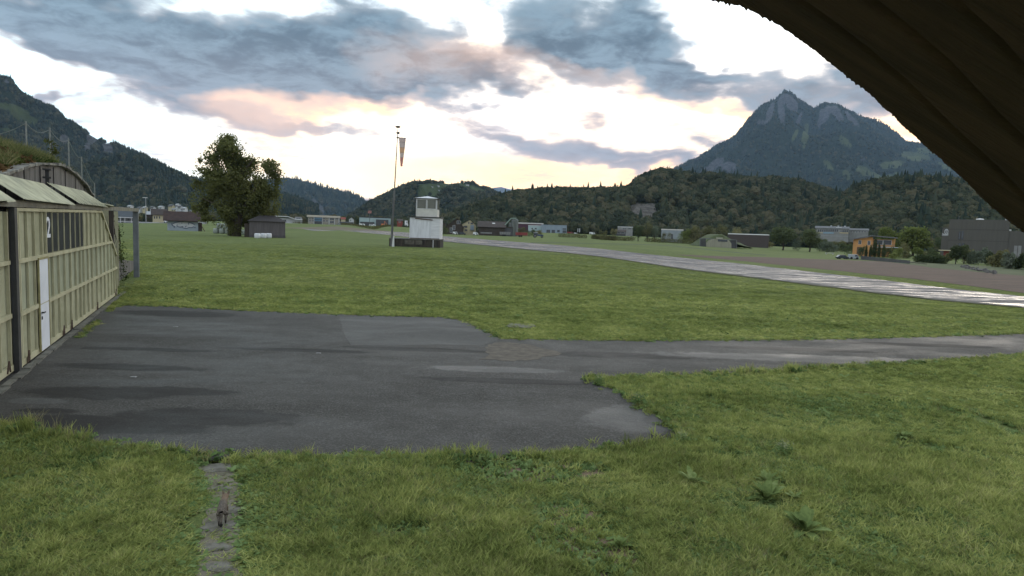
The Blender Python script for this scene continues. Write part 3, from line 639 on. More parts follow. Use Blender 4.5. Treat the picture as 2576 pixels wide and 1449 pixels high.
CANOPY = mat('lichen_sheet', (.43, .42, .29), .8, .3, 1.6, c2=(.25, .25, .18), stretch=(1, 1, 1), spec=.1)
WOODD = mat('dark_wood', (.055, .045, .038), .9, .35, 1.5, .0, stretch=(6, 6, .6))
GLASSD = mat('dark_glass', (.03, .035, .04), .12, .2, 1., spec=.6)
TYRE = mat('tyre_rubber', (.02, .02, .02), .9, .1, 3.)
BARK = mat('bark', (.055, .045, .035), .95, .4, 3., .03, stretch=(2, 2, .4))
# ================================================================== CAMERA'S OWN EAVE (dark corrugated verge overhead)
EAVE = mat('sooty_corrugated_board', (.080, .044, .031), .95, .35, 2., .01, c2=(.045, .026, .019), stretch=(1, 7, 1))
def eave():
    r = random.Random(5); rt = empty('eave', 'dark corrugated roof eave with ragged crumbling edge overhead', 'eave', (0, 0, H))
    edge = [(1700, -45), (1785, 0), (1860, 14), (1902, 34), (1960, 66), (2020, 108), (2100, 168), (2180, 232), (2250, 298), (2300, 345), (2350, 388), (2400, 432), (2440, 470), (2490, 520), (2540, 560), (2580, 592), (2700, 690)]
    def onp(px, py):
        d = ray(px, py); k = 1.0/(d.z+.55*d.x); return Vector((d.x*k, d.y*k, d.z*k))
    E = densify([onp(*p) for p in edge], .006)
    sl = Vector((1, 0, -.55)).normalized(); up = Vector((.55, 0, 1)).normalized()
    rows = 150; V = []; n = len(E)
    for i, e in enumerate(E):
        jag = .034*(float(fbm(i*.16, 3.3, 4, 2))-.5)+r.uniform(-.006, .006)+(r.uniform(.006, .02) if r.random() < .10 else 0)+.03*(float(vnoise(i*.03, 3.))-.5)
        for j in range(rows+1):
            back = j*.0146
            y = e.y+(-back if j else jag)
            bi_ = int(back/.175); wv_ = (.016 if (back % .175) < .0146 and j else 0)+.010*(float(vnoise(bi_*3.7, 1.))-.5)
            p = Vector((e.x, y, e.z))+up*(wv_+.035*0)+Vector((jag*.4 if j == 0 else 0, 0, 0))
            V.append(p)
    for t_ in (0,):
        pass
    c = rows+1; nb = len(V); V2 = [p+up*.014 for p in V]
    Fq = [(i*c+j, i*c+j+1, (i+1)*c+j+1, (i+1)*c+j) for i in range(n-1) for j in range(rows)]
    Fq += [(a+nb, d+nb, c_+nb, b+nb) for a, b, c_, d in Fq]
    Fq += [(i*c, (i+1)*c, (i+1)*c+nb, i*c+nb) for i in range(n-1)]
    o = link('roof_sheet', npmesh('roof_sheet', [tuple(p) for p in V+V2], Fq, True), EAVE, rt)
    for yy in (1.55, .95, .3):
        mb = MB(); a, b = onp(1785, 0), onp(2580, 592); a = a-sl*1.2; b = b+sl*1.2
        mb.bar((a.x, yy, a.z+.09), (b.x, yy, b.z+.09), .07, .10); mb.build('rafter', EAVE, rt)
eave()

# ================================================================== HANGAR
A0 = Vector((-10.982, 13.904, 0)); HR = math.atan2(.909222, -.416311)
hg = empty('hangar', 'old aircraft shelter with ribbed yellow-green sliding doors under an earth mound', 'hangar', A0, HR)
arch = [(-9, -.3), (-8.4, .6), (-6, 1.9), (-3.2, 3.1), (0, 4.0), (3, 4.5), (5.4, 4.93), (7.3, 5.15), (10.2, 5.33), (13, 5.17), (15, 4.85), (17, 4.35), (19.5, 3.45), (21.5, 2.62), (23.6, 1.78), (26, 1.4), (29, 1.05), (33, .8), (35.5, .6), (35.7, -.5)]
mb = MB(); mb.prism(arch, .62, .95); gw = mb.build('gable_wall', CONC, hg)
for u_ in np.arange(-6, 27, 1.9):
    mb = MB()
    zt = np.interp(u_, [a[0] for a in arch], [a[1] for a in arch])-.05; mb.box(u_, u_+.05, .60, .63, 0, zt); mb.build('board_joint', mat('joint_filler', (.035, .032, .03), .95), gw)
# stone coping along the arch
mb = MB(); r = random.Random(2); ax = [a[0] for a in arch]; azv = [a[1] for a in arch]
u_ = -5.
while u_ < 22:
    l = r.uniform(.3, .8); z0_, z1_ = np.interp(u_, ax, azv), np.interp(u_+l*.92, ax, azv); h_ = r.uniform(.05, .11)
    mb.prism([(u_, z0_+.005), (u_+l*.92, z1_+.005), (u_+l*.92, z1_+h_), (u_, z0_+h_+r.uniform(-.02, .02))], .50+r.uniform(-.05, .03), .98); u_ += l
mb.build('coping_stone', mat('coping', (.20, .19, .165), .95, .45, 3.), hg)
# earth cover
EARTH = mat('weedy_earth', (.060, .062, .028), .95, .4, .8, .15, c2=(.070, .050, .030), bsc=6)
V = []; us = np.linspace(-9.5, 36, 76); ys = np.linspace(.96, 26, 40)
for j, yv in enumerate(ys):
    for i, uu in enumerate(us):
        z = np.interp(uu, ax, azv)+.02; bul = (1.35*(1-math.exp(-(yv-.96)/3.0)))*max(0, 1-((uu-9.5)/17)**2)
        z = z+bul+.25*(float(fbm(uu*.5, yv*.5, 3, 4))-.5)*min(1, (yv-.96)*2); z = z*(1 if yv < 20 else max(0, (26-yv)/6))
        V.append((uu, yv, max(z, -.4)))
nU = len(us); Fq = [(j*nU+i, j*nU+i+1, (j+1)*nU+i+1, (j+1)*nU+i) for j in range(len(ys)-1) for i in range(nU-1)]
mound = link('earth_cover', npmesh('earth_cover', V, Fq, True), EARTH, hg)
def topz(u_): return 3.78+.009*u_
mb = MB(); mb.prism([(-9, topz(-9)-.02), (28.4, topz(28.4)), (28.4, topz(28.4)+.19), (-9, topz(-9)+.13)], -.16, .12); mb.build('lintel_beam', mat('lintel_paint', (.15, .145, .115), .7, .35, 1., stretch=(2, 1, 1)), hg)
mb = MB(); mb.box(27.75, 28.0, -.15, .12, -.2, topz(28)-.005); mb.build('frame_post', mat('galvanised_post', (.12, .13, .135), .6, .2), hg)
mb = MB(); mb.box(28.0, 28.03, -.17, .12, -.2, topz(28)-.005); mb.build('frame_post', mat('galvanised_edge', (.26, .26, .23), .6, .2), hg)
mulls = [1.35, 2.07, 2.78, 3.59, 4.08, 4.81, 5.59, 6.43, 7.35, 8.18, 9.01, 9.68, 10.56, 11.42, 12.49, 13.55, 14.55, 15.57, 16.51, 17.35, 18.15]
def chz(u_, top): return top if u_ < 13.9 else min(top, 3.80-(u_-13.9)*(3.80-1.9)/4.25)
def ribbed(u0, u1, z0, z1f, y, m_, name, par):
    V = []; n = int((u1-u0)/.035)
    for i in range(n+1):
        u_ = u0+(u1-u0)*i/n; dy = .014*math.cos(i*math.pi/1.5)
        V += [(u_, y+dy, z0), (u_, y+dy, max(z0, z1f(u_)))]
    return link(name, npmesh(name, V, [(2*i, 2*i+2, 2*i+3, 2*i+1) for i in range(n)]), m_, par)
# main leaf
leaf = MB(); Y0 = -.10
leaf.box(1.12, 18.2, Y0-.02, .02, .06, .20)
for i, u_ in enumerate(mulls):
    zt = chz(u_, topz(u_)-.03); w_ = .035 if i % 4 else .07
    leaf.box(u_-w_/2, u_+w_/2, Y0-.035, Y0+.02, .2, zt)
leaf.box(1.12, 18.2, Y0-.045, Y0+.02, 1.25, 1.35); leaf.box(1.12, 16.75, Y0-.045, Y0+.02, 2.48, 2.58)
leaf.prism([(1.12, topz(1)-.11), (14.1, topz(14)-.11), (14.1, topz(14)-.03), (1.12, topz(1)-.03)], Y0-.04, Y0+.02)
leaf.bar((13.9, Y0-.02, 3.84), (18.2, Y0-.02, 1.88), .06, .10); leaf.box(1.10, 1.22, Y0-.045, .05, .06, 3.74)
lf = leaf.build('door_frame', CREAM, hg)
for (a, b, z0_, zf, mm) in ((1.2, 18.15, .2, lambda u_: 1.3, SHEET), (1.2, 18.15, 1.3, lambda u_: chz(u_, 2.53), SHEET2), (1.2, 17.2, 2.53, lambda u_: max(2.53, chz(u_, topz(u_)-.05)), SHEET)):
    ribbed(a, b, z0_, zf, Y0+.03, mm, 'door_sheet', lf)
dk = mulls[4:12]
for a, b in zip(dk[:-1], dk[1:]):
    mb = MB(); mb.box(a+.04, b-.04, Y0-.01, Y0+.005, 2.60, topz(a)-.13); mb.build('dark_pane', DPANEL, lf)
# painted numeral 2
tx = bpy.data.curves.new('number', 'FONT'); tx.body = '2'; tx.size = .78; tx.extrude = .004; tx.offset = .012
to = bpy.data.objects.new('number', tx); COL.objects.link(to); bpy.context.view_layer.update()
me2 = bpy.data.meshes.new_from_object(to.evaluated_get(bpy.context.evaluated_depsgraph_get())); bpy.data.objects.remove(to)
num = link('number', me2, WHITEP, lf); num.scale = (1.25, 1, 1); num.location = (4.14, Y0-.018, 3.02); num.rotation_euler = (math.pi/2, 0, 0)
mb = MB(); mb.box(3.02, 3.98, Y0-.06, Y0-.03, .10, 1.30); mb.box(3.02, 3.98, Y0-.06, Y0-.03, 1.33, 2.46); wd = mb.build('service_door', WHITEP, hg)
mb = MB(); mb.box(3.10, 3.14, Y0-.12, Y0-.06, 1.08, 1.12); mb.box(3.08, 3.28, Y0-.125, Y0-.105, 1.085, 1.115); mb.box(3.10, 3.16, Y0-.08, Y0-.06, .92, 1.0); mb.build('handle', DARKST, wd)
mb = MB(); mb.box(2.95, 3.0, Y0-.07, Y0-.03, .1, 2.5); mb.box(4.0, 4.05, Y0-.07, Y0-.03, .1, 2.5); mb.box(2.95, 4.05, Y0-.07, Y0-.03, 2.47, 2.52); mb.build('door_surround', mat('mustard_paint', (.30, .27, .13), .6, .3), wd)
for u_ in (1.75, 5.9, 7.1, 12.2, 17.5):
    mb = MB(); mb.bar((u_-.10, Y0-.05, .08), (u_, Y0-.06, .36), .03); mb.bar((u_+.10, Y0-.05, .08), (u_, Y0-.06, .36), .03); mb.bar((u_, Y0-.06, .10), (u_, Y0-.06, .22), .03); mb.build('roller_bracket', RUST, lf)
# second leaf, further towards the camera and set back
l2 = MB()
for u_ in np.arange(-8.6, .9, .78): l2.box(u_-.025, u_+.025, -.05, .02, .2, 3.66)
l2.box(-9, .84, -.06, .02, .06, .2); l2.box(-9, .84, -.065, .02, 1.27, 1.37); l2.box(-9, .84, -.065, .02, 2.48, 2.57); l2f = l2.build('door_frame', CREAM, hg)
ribbed(-9, .84, .2, lambda u_: 3.66, .03, SHEET, 'door_sheet', l2f)
mb = MB(); mb.bar((.28, -.07, .10), (.4, -.08, .36), .03); mb.bar((.52, -.07, .10), (.4, -.08, .36), .03); mb.build('roller_bracket', RUST, l2f)
mb = MB(); mb.box(.86, 1.08, -.16, -.05, 0, 3.76); mb.build('leaf_post', DARKST, hg)
# sill of broken concrete
r = random.Random(8); mb = MB(); u_ = -6
while u_ < 18.6:
    l = r.uniform(.5, 1.6); mb.box(u_, u_+l-.02, -.30-r.uniform(0, .06), -.16, -.05, .035+r.uniform(0, .03)); u_ += l
mb.build('track_sill', mat('sill_concrete', (.13, .125, .105), .95, .4, 3., .02), hg)
# sheet canopies above the lintel
for (b0, b1, t0, t1) in ((-7.5, .4, -7.0, .2), (1.05, 7.25, .55, 6.9), (7.75, 14.3, 7.3, 13.7), (14.35, 16.2, 13.9, 14.4)):
    mb = MB(); zb = topz((b0+b1)/2)+.14; dz_ = .58 if b0 < 14 else .22
    n = 12
    for i in range(n):
        f0, f1 = i/n, (i+1)/n
        pa = [(b0+(b1-b0)*f0, -.30, zb+.004*b0), (b0+(b1-b0)*f1, -.30, zb), (t0+(t1-t0)*f1, .42, zb+dz_), (t0+(t1-t0)*f0, .42, zb+dz_)]
        s_ = .02*math.sin(i*1.3)
        pa = [(p[0], p[1], p[2]+s_*0) for p in pa]; mb.add(pa+[(p[0], p[1]+.02, p[2]+.03) for p in pa], [(0, 1, 2, 3), (7, 6, 5, 4), (0, 4, 5, 1), (2, 6, 7, 3), (1, 5, 6, 2), (3, 7, 4, 0)])
    mb.build('canopy_sheet', CANOPY, hg)
mb = MB(); mb.bar((7.45, .45, 3.85), (7.45, .45, 5.0), .10)
for z in (4.25, 4.5, 4.75, 5.0): mb.box(7.36, 7.54, .34, .56, z, z+.05)
mb.build('vent_pipe', DARKST, hg)
for u_, w_, z1_ in ((19.2, .08, 4.), (20.8, .3, 3.95), (22.6, .08, 3.95)):
    mb = MB(); mb.box(u_, u_+w_, .30, .5, 0., z1_); mb.build('inner_post', WOODD if w_ > .1 else CREAM, hg)
# dead creeper hanging at the end of the door
cr = MB(); r = random.Random(4)
for k in range(9):
    p = Vector((21.5+r.uniform(-1, 3.), .45, r.uniform(2.0, 3.9))); pts = [p]
    for i in range(7): p = p+Vector((r.uniform(-.2, .35), r.uniform(-.05, .05), -r.uniform(.1, .4))); p.y = max(p.y, .3); pts.append(p); 
    cr.tube(pts, [.03-.003*i for i in range(8)], 5)
cr.build('dead_creeper', BARK, hg)
V, Fq = leafcloud([(23.2, .35, 2.6, .6, .25, 1.4), (24.3, .35, 1.4, .8, .3, 1.2), (25.8, .3, .3, 1.2, .3, .3)], 420, .05, 3, shell=.1)
link('creeper_leaves', npmesh('creeper_leaves', V, Fq), leafmat('creeper', ((.02, .03, .012), (.045, .065, .02), (.09, .11, .035)), .3, .8, .2), hg)

HM4 = Matrix.Translation(A0) @ Matrix.Rotation(HR, 4, 'Z')
def hloc(u_, y, z): return HM4 @ Vector((u_, y, z))
def moundz(uu, yv):
    return np.interp(uu, ax, azv)+(1.35*(1-np.exp(-(yv-.96)/3.0)))*np.maximum(0, 1-((uu-9.5)/17)**2)

# net poles behind the mound
for px, pyt in ((65, 305), (125, 321), (172, 348), (205, 394), (238, 460)):
    hz_ = 582+.0332*(px-1288); Yd = min(5.7*F/(hz_-pyt), 104); x, z = XZ(px, pyt, Yd)
    o = MB().tube([(0, 0, -1), (0, 0, z-g1(x, Yd))], .042 if Yd < 70 else .06, 8).build('net_pole', mat('pole_metal', (.21, .22, .20), .6, .2), None, (x, Yd, g1(x, Yd)))
    d_ = {65: 'first and tallest', 125: 'second', 172: 'third', 205: 'fourth', 238: 'last and most distant'}[px]
    tag(o, 'thin pale net pole rising behind the hangar mound, %s of the row' % d_, 'pole', 'net poles behind the hangar mound')
mb = MB(); pts = []
for px, pyt in ((-60, 330), (65, 306), (125, 322), (172, 349), (205, 395), (238, 461)):
    hz_ = 582+.0332*(px-1288); Yd = min(5.7*F/(hz_-pyt), 104); x, z = XZ(px, pyt, Yd); pts.append(Vector((x, Yd, z-.1)))
for a, b in zip(pts[:-1], pts[1:]):
    q_ = [a.lerp(b, i/12)-Vector((0, 0, .35*math.sin(math.pi*i/12))) for i in range(13)]; mb.tube(q_, .018, 4)
    for k in range(1, 16):
        p = a.lerp(b, k/16); mb.tube([p-Vector((0, 0, .2)), (p.x, p.y, p.z-5.5)], .004, 3)
    for k in range(1, 8):
        mb.tube([a-Vector((0, 0, k*.7)), b-Vector((0, 0, k*.7))], .004, 3)
tag(mb.build('safety_net', mat('net_cord', (.18, .19, .17), .8)), 'fine safety net strung between the poles over the mound', 'net')

# ================================================================== GRASS, WEEDS (stuff)
G1 = leafmat('grass_blades', ((.110, .140, .040), (.300, .340, .104), (.50, .50, .19)), .4, .6, .55, .75)
G2 = leafmat('dry_blades', ((0.166, 0.154, 0.070), (0.269, 0.250, 0.115), (0.410, 0.371, 0.205)), .35, .6, .5)
G3 = leafmat('clover_leaves', ((0.083, 0.134, 0.049), (0.160, 0.228, 0.084), (0.256, 0.333, 0.141)), .3, .8, .5)
TU = [(blade_tuft(14, .16, .06, .0065, 1), G1), (blade_tuft(14, .13, .08, .006, 2, .9), G1), (blade_tuft(18, .10, .07, .0065, 3, 1.1), G1), (blade_tuft(12, .21, .05, .006, 4, .8), G1),
      (blade_tuft(6, .22, .05, .003, 5, .6), G2), (crownmesh('clover', [(0, 0, .04, .09, .09, .045)], 22, .027, 6, shell=.2), G3), (crownmesh('herb', [(0, 0, .05, .11, .11, .06)], 16, .046, 8, shell=.2), G3)]
PATHX = [(548, 1455), (553, 1370), (556, 1320), (573, 1255), (551, 1200), (550, 1160)]
pathw = [G(*p) for p in PATHX]
def pathdist(x, y):
    d = np.full(len(x), 1e9)
    for a, b in zip(pathw[:-1], pathw[1:]):
        ab = np.array([b.x-a.x, b.y-a.y]); tt = np.clip(((x-a.x)*ab[0]+(y-a.y)*ab[1])/(ab@ab), 0, 1)
        d = np.minimum(d, np.hypot(x-a.x-tt*ab[0], y-a.y-tt*ab[1]))
    return d
runpoly = [(p.x, p.y) for p in NEAR]+[(p.x, p.y) for p in FAR[::-1]]
g_ = np.random.default_rng(12)
def field_points(n, r0, r1, a0=-44, a1=44):
    r_ = np.exp(g_.uniform(math.log(r0), math.log(r1), n)); a_ = np.radians(g_.uniform(a0, a1, n)); return r_*np.sin(a_), r_*np.cos(a_)
nhx, nhy = .909222, .416311
def behind_hangar(x, y): return ((x-A0.x)*nhx+(y-A0.y)*nhy < .25) & (y > 6) & ((x-A0.x)*-.4163+(y-A0.y)*.9092 < 28)
fieldpoly = [(G(*p_).x, G(*p_).y) for p_ in ((2900, 757), (2576, 738), (2335, 707), (2094, 681), (1850, 656), (1704, 641.5), (1706, 640.5), (1928, 646.8), (2228, 658), (2360, 675), (2576, 694), (2900, 716))]
def clearmask(x, y): return ~inpoly(x, y, fieldpoly) & ~inpoly(x, y, APRON) & ~inpoly(x, y, runpoly) & ~behind_hangar(x, y)
x, y = field_points(215000, 5.2, 17.5); k = clearmask(x, y); pd = pathdist(x, y)
bare = fbm(x*1.1+5, y*.8+9, 4, 77); bd = G(1880/1, 1190); 
def near(px, py, rx_, ry_):
    c = G(px, py); return np.exp(-(((x-c.x)/rx_)**2+((y-c.y)/ry_)**2))
barep = near(1400, 1185, .9, .25)+near(1300, 1195, .7, .3)+near(1450, 1290, .35, .25)+near(1440, 1360, .5, .4)+near(1540, 1390, .3, .5)+near(1280, 1180, .3, .2)
k &= (pd > .16+.22*fbm(x*3, y*3, 3, 8)) | (g_.random(len(x)) < .12)
k &= (bare+barep*1.25*(.6+.8*fbm(x*4, y*4, 3, 9)) < .73) | (g_.random(len(x)) < .10)
for wp in ((1740, 1222, .22), (1925, 1266, .3), (2022, 1345, .32), (1930, 1222, .2), (1560, 1385, .16), (2000, 1262, .16)):
    c = G(wp[0], wp[1]); k &= (np.hypot(x-c.x, y-c.y) > wp[2]*.75) | (g_.random(len(x)) < .15)
x, y, pd = x[k], y[k], pd[k]; n = len(x)
hgt = .38+1.25*fbm(x*.7, y*.7, 4, 21)**1.3; hgt = hgt*(.7+.5*fbm(x*3.5, y*3.5, 2, 22))*np.where(y > 12, .8, 1)
hgt *= .74*(.35+.65*sm(pd, .1, .8))
sw = .8+.5*g_.random(n); rr_ = g_.random(n)
kind = np.where(rr_ < .045, 4, np.where(rr_ < .38+.30*(fbm(x*.9, y*.9, 3, 31) > .55), g_.integers(5, 7, n), g_.integers(0, 4, n)))
scatter('grass', np.stack([x, y, gz(x, y)-.01], 1), np.stack([g_.normal(0, .15, n), g_.normal(0, .15, n), g_.random(n)*6.28], 1), np.stack([sw, sw, hgt], 1), kind, TU, 'rough unmown grass with clover on both sides of the slab path', 'grass')
# mown field beyond the apron
x, y = field_points(290000, 17, 170, -40, 43); k0 = g_.random(len(x)) < 1-.85*sm(np.hypot(x, y), 70, 165); x, y = x[k0], y[k0]; k = clearmask(x, y); x, y = x[k], y[k]; n = len(x); dd_ = np.hypot(x, y)
sw = (.85+dd_/34)*(.7+.6*g_.random(n)); hh = (.14+.20*fbm(x*.25, y*.25, 4, 41))*(1-.72*sm(dd_, 35, 110))
rr_ = g_.random(n); kind = np.where(rr_ < .06, 4, np.where(rr_ < .12, 5, g_.integers(0, 4, n)))
scatter('mown_grass', np.stack([x, y, gz(x, y)-.01], 1), np.stack([g_.normal(0, 1, n)*.2*(dd_ < 40), g_.normal(0, 1, n)*.2*(dd_ < 40), g_.random(n)*6.28], 1), np.stack([sw, sw, hh], 1), kind, [(m_.copy(), k_) for m_, k_ in TU], 'short mown grass of the airfield beyond the apron', 'grass')
# ragged fringe on the asphalt edges
ex, ey = [], []
apn = [p for p in ap if p.y > 4 and p.y < 40 and not behind_hangar(np.array([p.x]), np.array([p.y]))[0]]
for p in apn:
    c = 34 if p.y < 13 else 22
    for _ in range(c): ex.append(p.x+g_.normal(0, .13)); ey.append(p.y+g_.normal(0, .13))
for u_ in np.arange(.5, 18.5, .03):
    if float(vnoise(u_*.8, 1.)) > .62: q_ = hloc(u_, -.55+g_.normal(0, .06), 0); ex.append(q_.x); ey.append(q_.y)
for u_ in np.arange(17.5, 30, .012): q_ = hloc(u_, -.3+g_.normal(0, .35), 0); ex.append(q_.x); ey.append(q_.y)
x, y = np.array(ex), np.array(ey); n = len(x); hh = (.25+1.1*fbm(x*1.3, y*1.3, 4, 51)**1.5)*np.where(y > 20, .6, 1)
hb = np.zeros(n)
for px, py, rr0 in ((1905, 937, .5), (2010, 936, .5), (2410, 905, .6), (1485, 957, .35), (1240, 1150, .35), (80, 1085, .7), (1590, 1003, .3), (1720, 1108, .4), (1560, 1130, .3)):
    c = G(px, py); hb += np.exp(-((x-c.x)**2+(y-c.y)**2)/rr0**2)
hh = hh*(1+1.3*np.minimum(hb, 1)); sw = .8+.5*g_.random(n)
scatter('edge_weeds', np.stack([x, y, np.zeros(n)], 1), np.stack([g_.normal(0, .25, n), g_.normal(0, .25, n), g_.random(n)*6.28], 1), np.stack([sw, sw, hh], 1), np.where(g_.random(n) < .1, 4, g_.integers(0, 7, n)), [(m_.copy(), k_) for m_, k_ in TU], 'ragged grass fringe growing over the asphalt edges', 'grass')
# weeds on the mound
uu = g_.uniform(-6, 22, 9000); yy = .9+g_.random(9000)**1.6*9; zz = moundz(uu, yy)-.03; P = np.array([list(hloc(a, b, c)) for a, b, c in zip(uu, yy, zz)]); n = len(P)
WD = [(blade_tuft(18, .55, .12, .010, 61, .5), leafmat('tall_weed', ((0.077, 0.090, 0.036), (0.154, 0.166, 0.064), (0.282, 0.243, 0.128)), .3, .5, .8)), (crownmesh('bushy', [(0, 0, .2, .28, .28, .2)], 60, .05, 62, shell=.2), leafmat('mound_leaves', ((.03, .05, .015), (.06, .09, .025), (.10, .10, .03)), .3, .5, .8)),
      (crownmesh('brown', [(0, 0, .12, .3, .3, .14)], 50, .05, 63, shell=.2), leafmat('brown_leaves', ((.06, .035, .018), (.11, .065, .03), (.14, .10, .05)), .2, .5, .8))]
sw = .7+.7*g_.random(n); kd = np.where((fbm(uu*.6, yy*.6, 3, 71) > .56) & (uu < 8), 2, np.where(g_.random(n) < .3, 1, 0)); hs_ = .45+1.0*fbm(uu*.5, yy*.5, 3, 72)**1.4
hs_ = hs_*np.where(uu > 10, .8, 1)
scatter('mound_weeds', P, np.stack([g_.normal(0, .15, n), g_.normal(0, .15, n), g_.random(n)*6.28], 1), np.stack([sw, sw, hs_], 1), kd, WD, 'tall dry weeds and ivy overgrowing the hangar mound', 'weeds')
# ================================================================== SLAB PATH, CAT, LARGE PLANTS
SLAB = mat('worn_slab', (.19, .178, .152), .95, .4, 5., .012, c2=(.10, .092, .074), spec=.1)
DIRT = mat('bare_earth', (.19, .165, .125), .95, .35, 3., .03, c2=(.12, .105, .075))
pe0 = [p+Vector((-.21, 0, 0)) for p in pathw]; pe1 = [p+Vector((.21, 0, 0)) for p in pathw]
strip('path', pe0, pe1, DIRT, .006, 5, .12, .06)
for i, (px, py, wx, wy, lab) in enumerate(((553, 1178, .34, .20, 'grey worn slab at the top of the garden path, next to the asphalt'), (556, 1229, .19, .09, 'small half buried slab beyond the cat'),
        (583, 1283, .16, .14, 'slab partly under grass beside the cat'), (552, 1324, .25, .17, 'broad grey slab under the hind paws of the cat'),
        (543, 1378, .23, .12, 'cracked slab lying just behind the cat'), (550, 1428, .20, .12, 'slab at the bottom end of the path'))):
    c = G(px, py); r = random.Random(i+40); nn = 19
    pts = [(math.cos(6.28*k/nn)*wx*r.uniform(.68, 1.0), math.sin(6.28*k/nn)*wy*r.uniform(.7, 1.05)) for k in range(nn)]
    o = MB().prism(pts, -.03, .012, 'z').build('stepping_slab', SLAB, None, c, bevel=.004); tag(o, lab, 'slab', 'slabs of the path')
c = G(1308, 820); tag(MB().prism([(-.55, -.5), (.3, -.6), (.6, -.1), (.5, .45), (-.4, .5)], -.03, .03, 'z').build('concrete_cover', mat('cover_concrete', (.16, .15, .125), .9, .3, 3.), None, c), 'flat concrete cover sunk in the grass beyond the apron', 'cover')
# brown earth patch and small reflective marks on the asphalt
bp = []; r = random.Random(6)
for px, py in ((1222, 868), (1270, 862), (1330, 868), (1392, 884), (1420, 893), (1370, 898), (1330, 909), (1260, 910), (1215, 905), (1228, 888)):
    q_ = G(px, py); bp.append((q_.x, q_.y))
bpd = densify([Vector((*p, 0)) for p in bp+[bp[0]]], .25)[:-1]; bpd = [(p.x+r.uniform(-.12, .12), p.y+r.uniform(-.12, .12)) for p in bpd]
o = MB().prism(bpd, .0125, .017, 'z').build('earth_patch', mat('silt', (.098, .082, .064), .95, .3, 4., .01)); tag(o, kind='structure')
for px, py, lab in ((442, 823, 'small white marker plate lying on the far asphalt'), (801, 890, 'white marker plate near the middle of the apron'), (336, 950, 'white rectangular marker plate nearest the dark stains')):
    c = G(px, py); o = MB().box(-.06, .06, -.035, .035, 0, .012).box(-.04, .04, -.015, .015, .012, .018).build('marker_plate', mat('dull_plate', (.30, .29, .28), .7, .3, 9.), None, c+Vector((0, 0, .013))); tag(o, lab, 'marker', 'marker plates on the asphalt')

def leafblade(L, Wd, a, tilt, seed, droop=.6):
    """one broad curved leaf as a strip of quads, both sides of a folded midrib"""
    r = random.Random(seed); V = []; n = 7
    for i in range(n+1):
        f = i/n; wv_ = Wd*math.sin(math.pi*min(1, f*.93+.07))**.7*(1 if f < .95 else .3); x_ = L*f*math.cos(tilt*(1-.2*f)); z_ = L*(f*math.sin(tilt)-droop*f*f*.5)+.01
        for s_ in (-1, 0, 1):
            V.append((x_*math.cos(a)-s_*wv_*math.sin(a), x_*math.sin(a)+s_*wv_*math.cos(a), max(.004, z_+abs(s_)*wv_*.25+r.uniform(-.004, .004))))
    Fq = [(i*3+j, i*3+j+1, (i+1)*3+j+1, (i+1)*3+j) for i in range(n) for j in range(2)]; return V, Fq
DOCK = leafmat('dock_leaf', ((.09, .13, .045), (.17, .22, .075), (.30, .34, .16)), .25, 3., .3)
for i, (px, py, s_, nl, lab) in enumerate(((1740, 1222, .27, 10, 'broad leaved weed in the grass below the apron corner, smallest leaves upright'), (1925, 1266, .36, 12, 'broad leaved weed between the other two large rosettes'), (2022, 1345, .38, 12, 'tall broad leaved weed with pale curled leaves'),
        (1930, 1222, .24, 8, 'narrow leaved weed just above the middle rosette'), (1560, 1385, .2, 9, 'small leafy weed by the bare earth'), (2000, 1262, .2, 7, 'little ragged weed right of the middle rosette'), (2270, 1105, .25, 10, 'dark tuft of weed on the right hand grass'))):
    r = random.Random(i+90); V = []; Fq = []
    for k in range(int(nl*1.7)):
        v, f_ = leafblade(s_*r.uniform(.5, 1.1), s_*.15*r.uniform(.6, 1.2), 6.28*k/nl+r.uniform(-.6, .6), r.uniform(.15, 1.35), i*31+k, r.uniform(.3, .9)); b = len(V); V += v; Fq += [tuple(b+q_ for q_ in w_) for w_ in f_]
    o = link('dock_plant', npmesh('dock_plant', V, Fq, True), DOCK, None, G(px, py)+Vector((0, 0, .035))); tag(o, lab, 'weed', 'broad leaved weeds in the grass')
FLW = leafmat('pale_flower', ((.20, .22, .13), (.30, .32, .2), (.45, .45, .33)), .3, 3., .3)
for i, (px, py, s_, lab) in enumerate(((1603, 1020, .30, 'pale flowering weed on the slanting edge of the apron'), (1715, 1118, .25, 'low pale weed at the pointed corner of the apron'), (1970, 1150, .3, 'yellowish weed clump in the middle of the right lawn'), (1505, 968, .28, 'light green weed where the road meets the apron'))):
    rt = empty('flowering_weed', lab, 'weed', G(px, py), 0, 'pale weeds near the asphalt')
    V, Fq = leafcloud([(0, 0, s_*.4, s_*.7, s_*.5, s_*.45)], 260, .018, i+5, shell=.2); link('leaves', npmesh('leaves', V, Fq), G3, rt)
    V, Fq = leafcloud([(0, 0, s_*.75, s_*.55, s_*.4, s_*.3)], 70 if i != 2 else 140, .011, i+15, shell=.2); link('foliage', npmesh('foliage', V, Fq), FLW, rt)

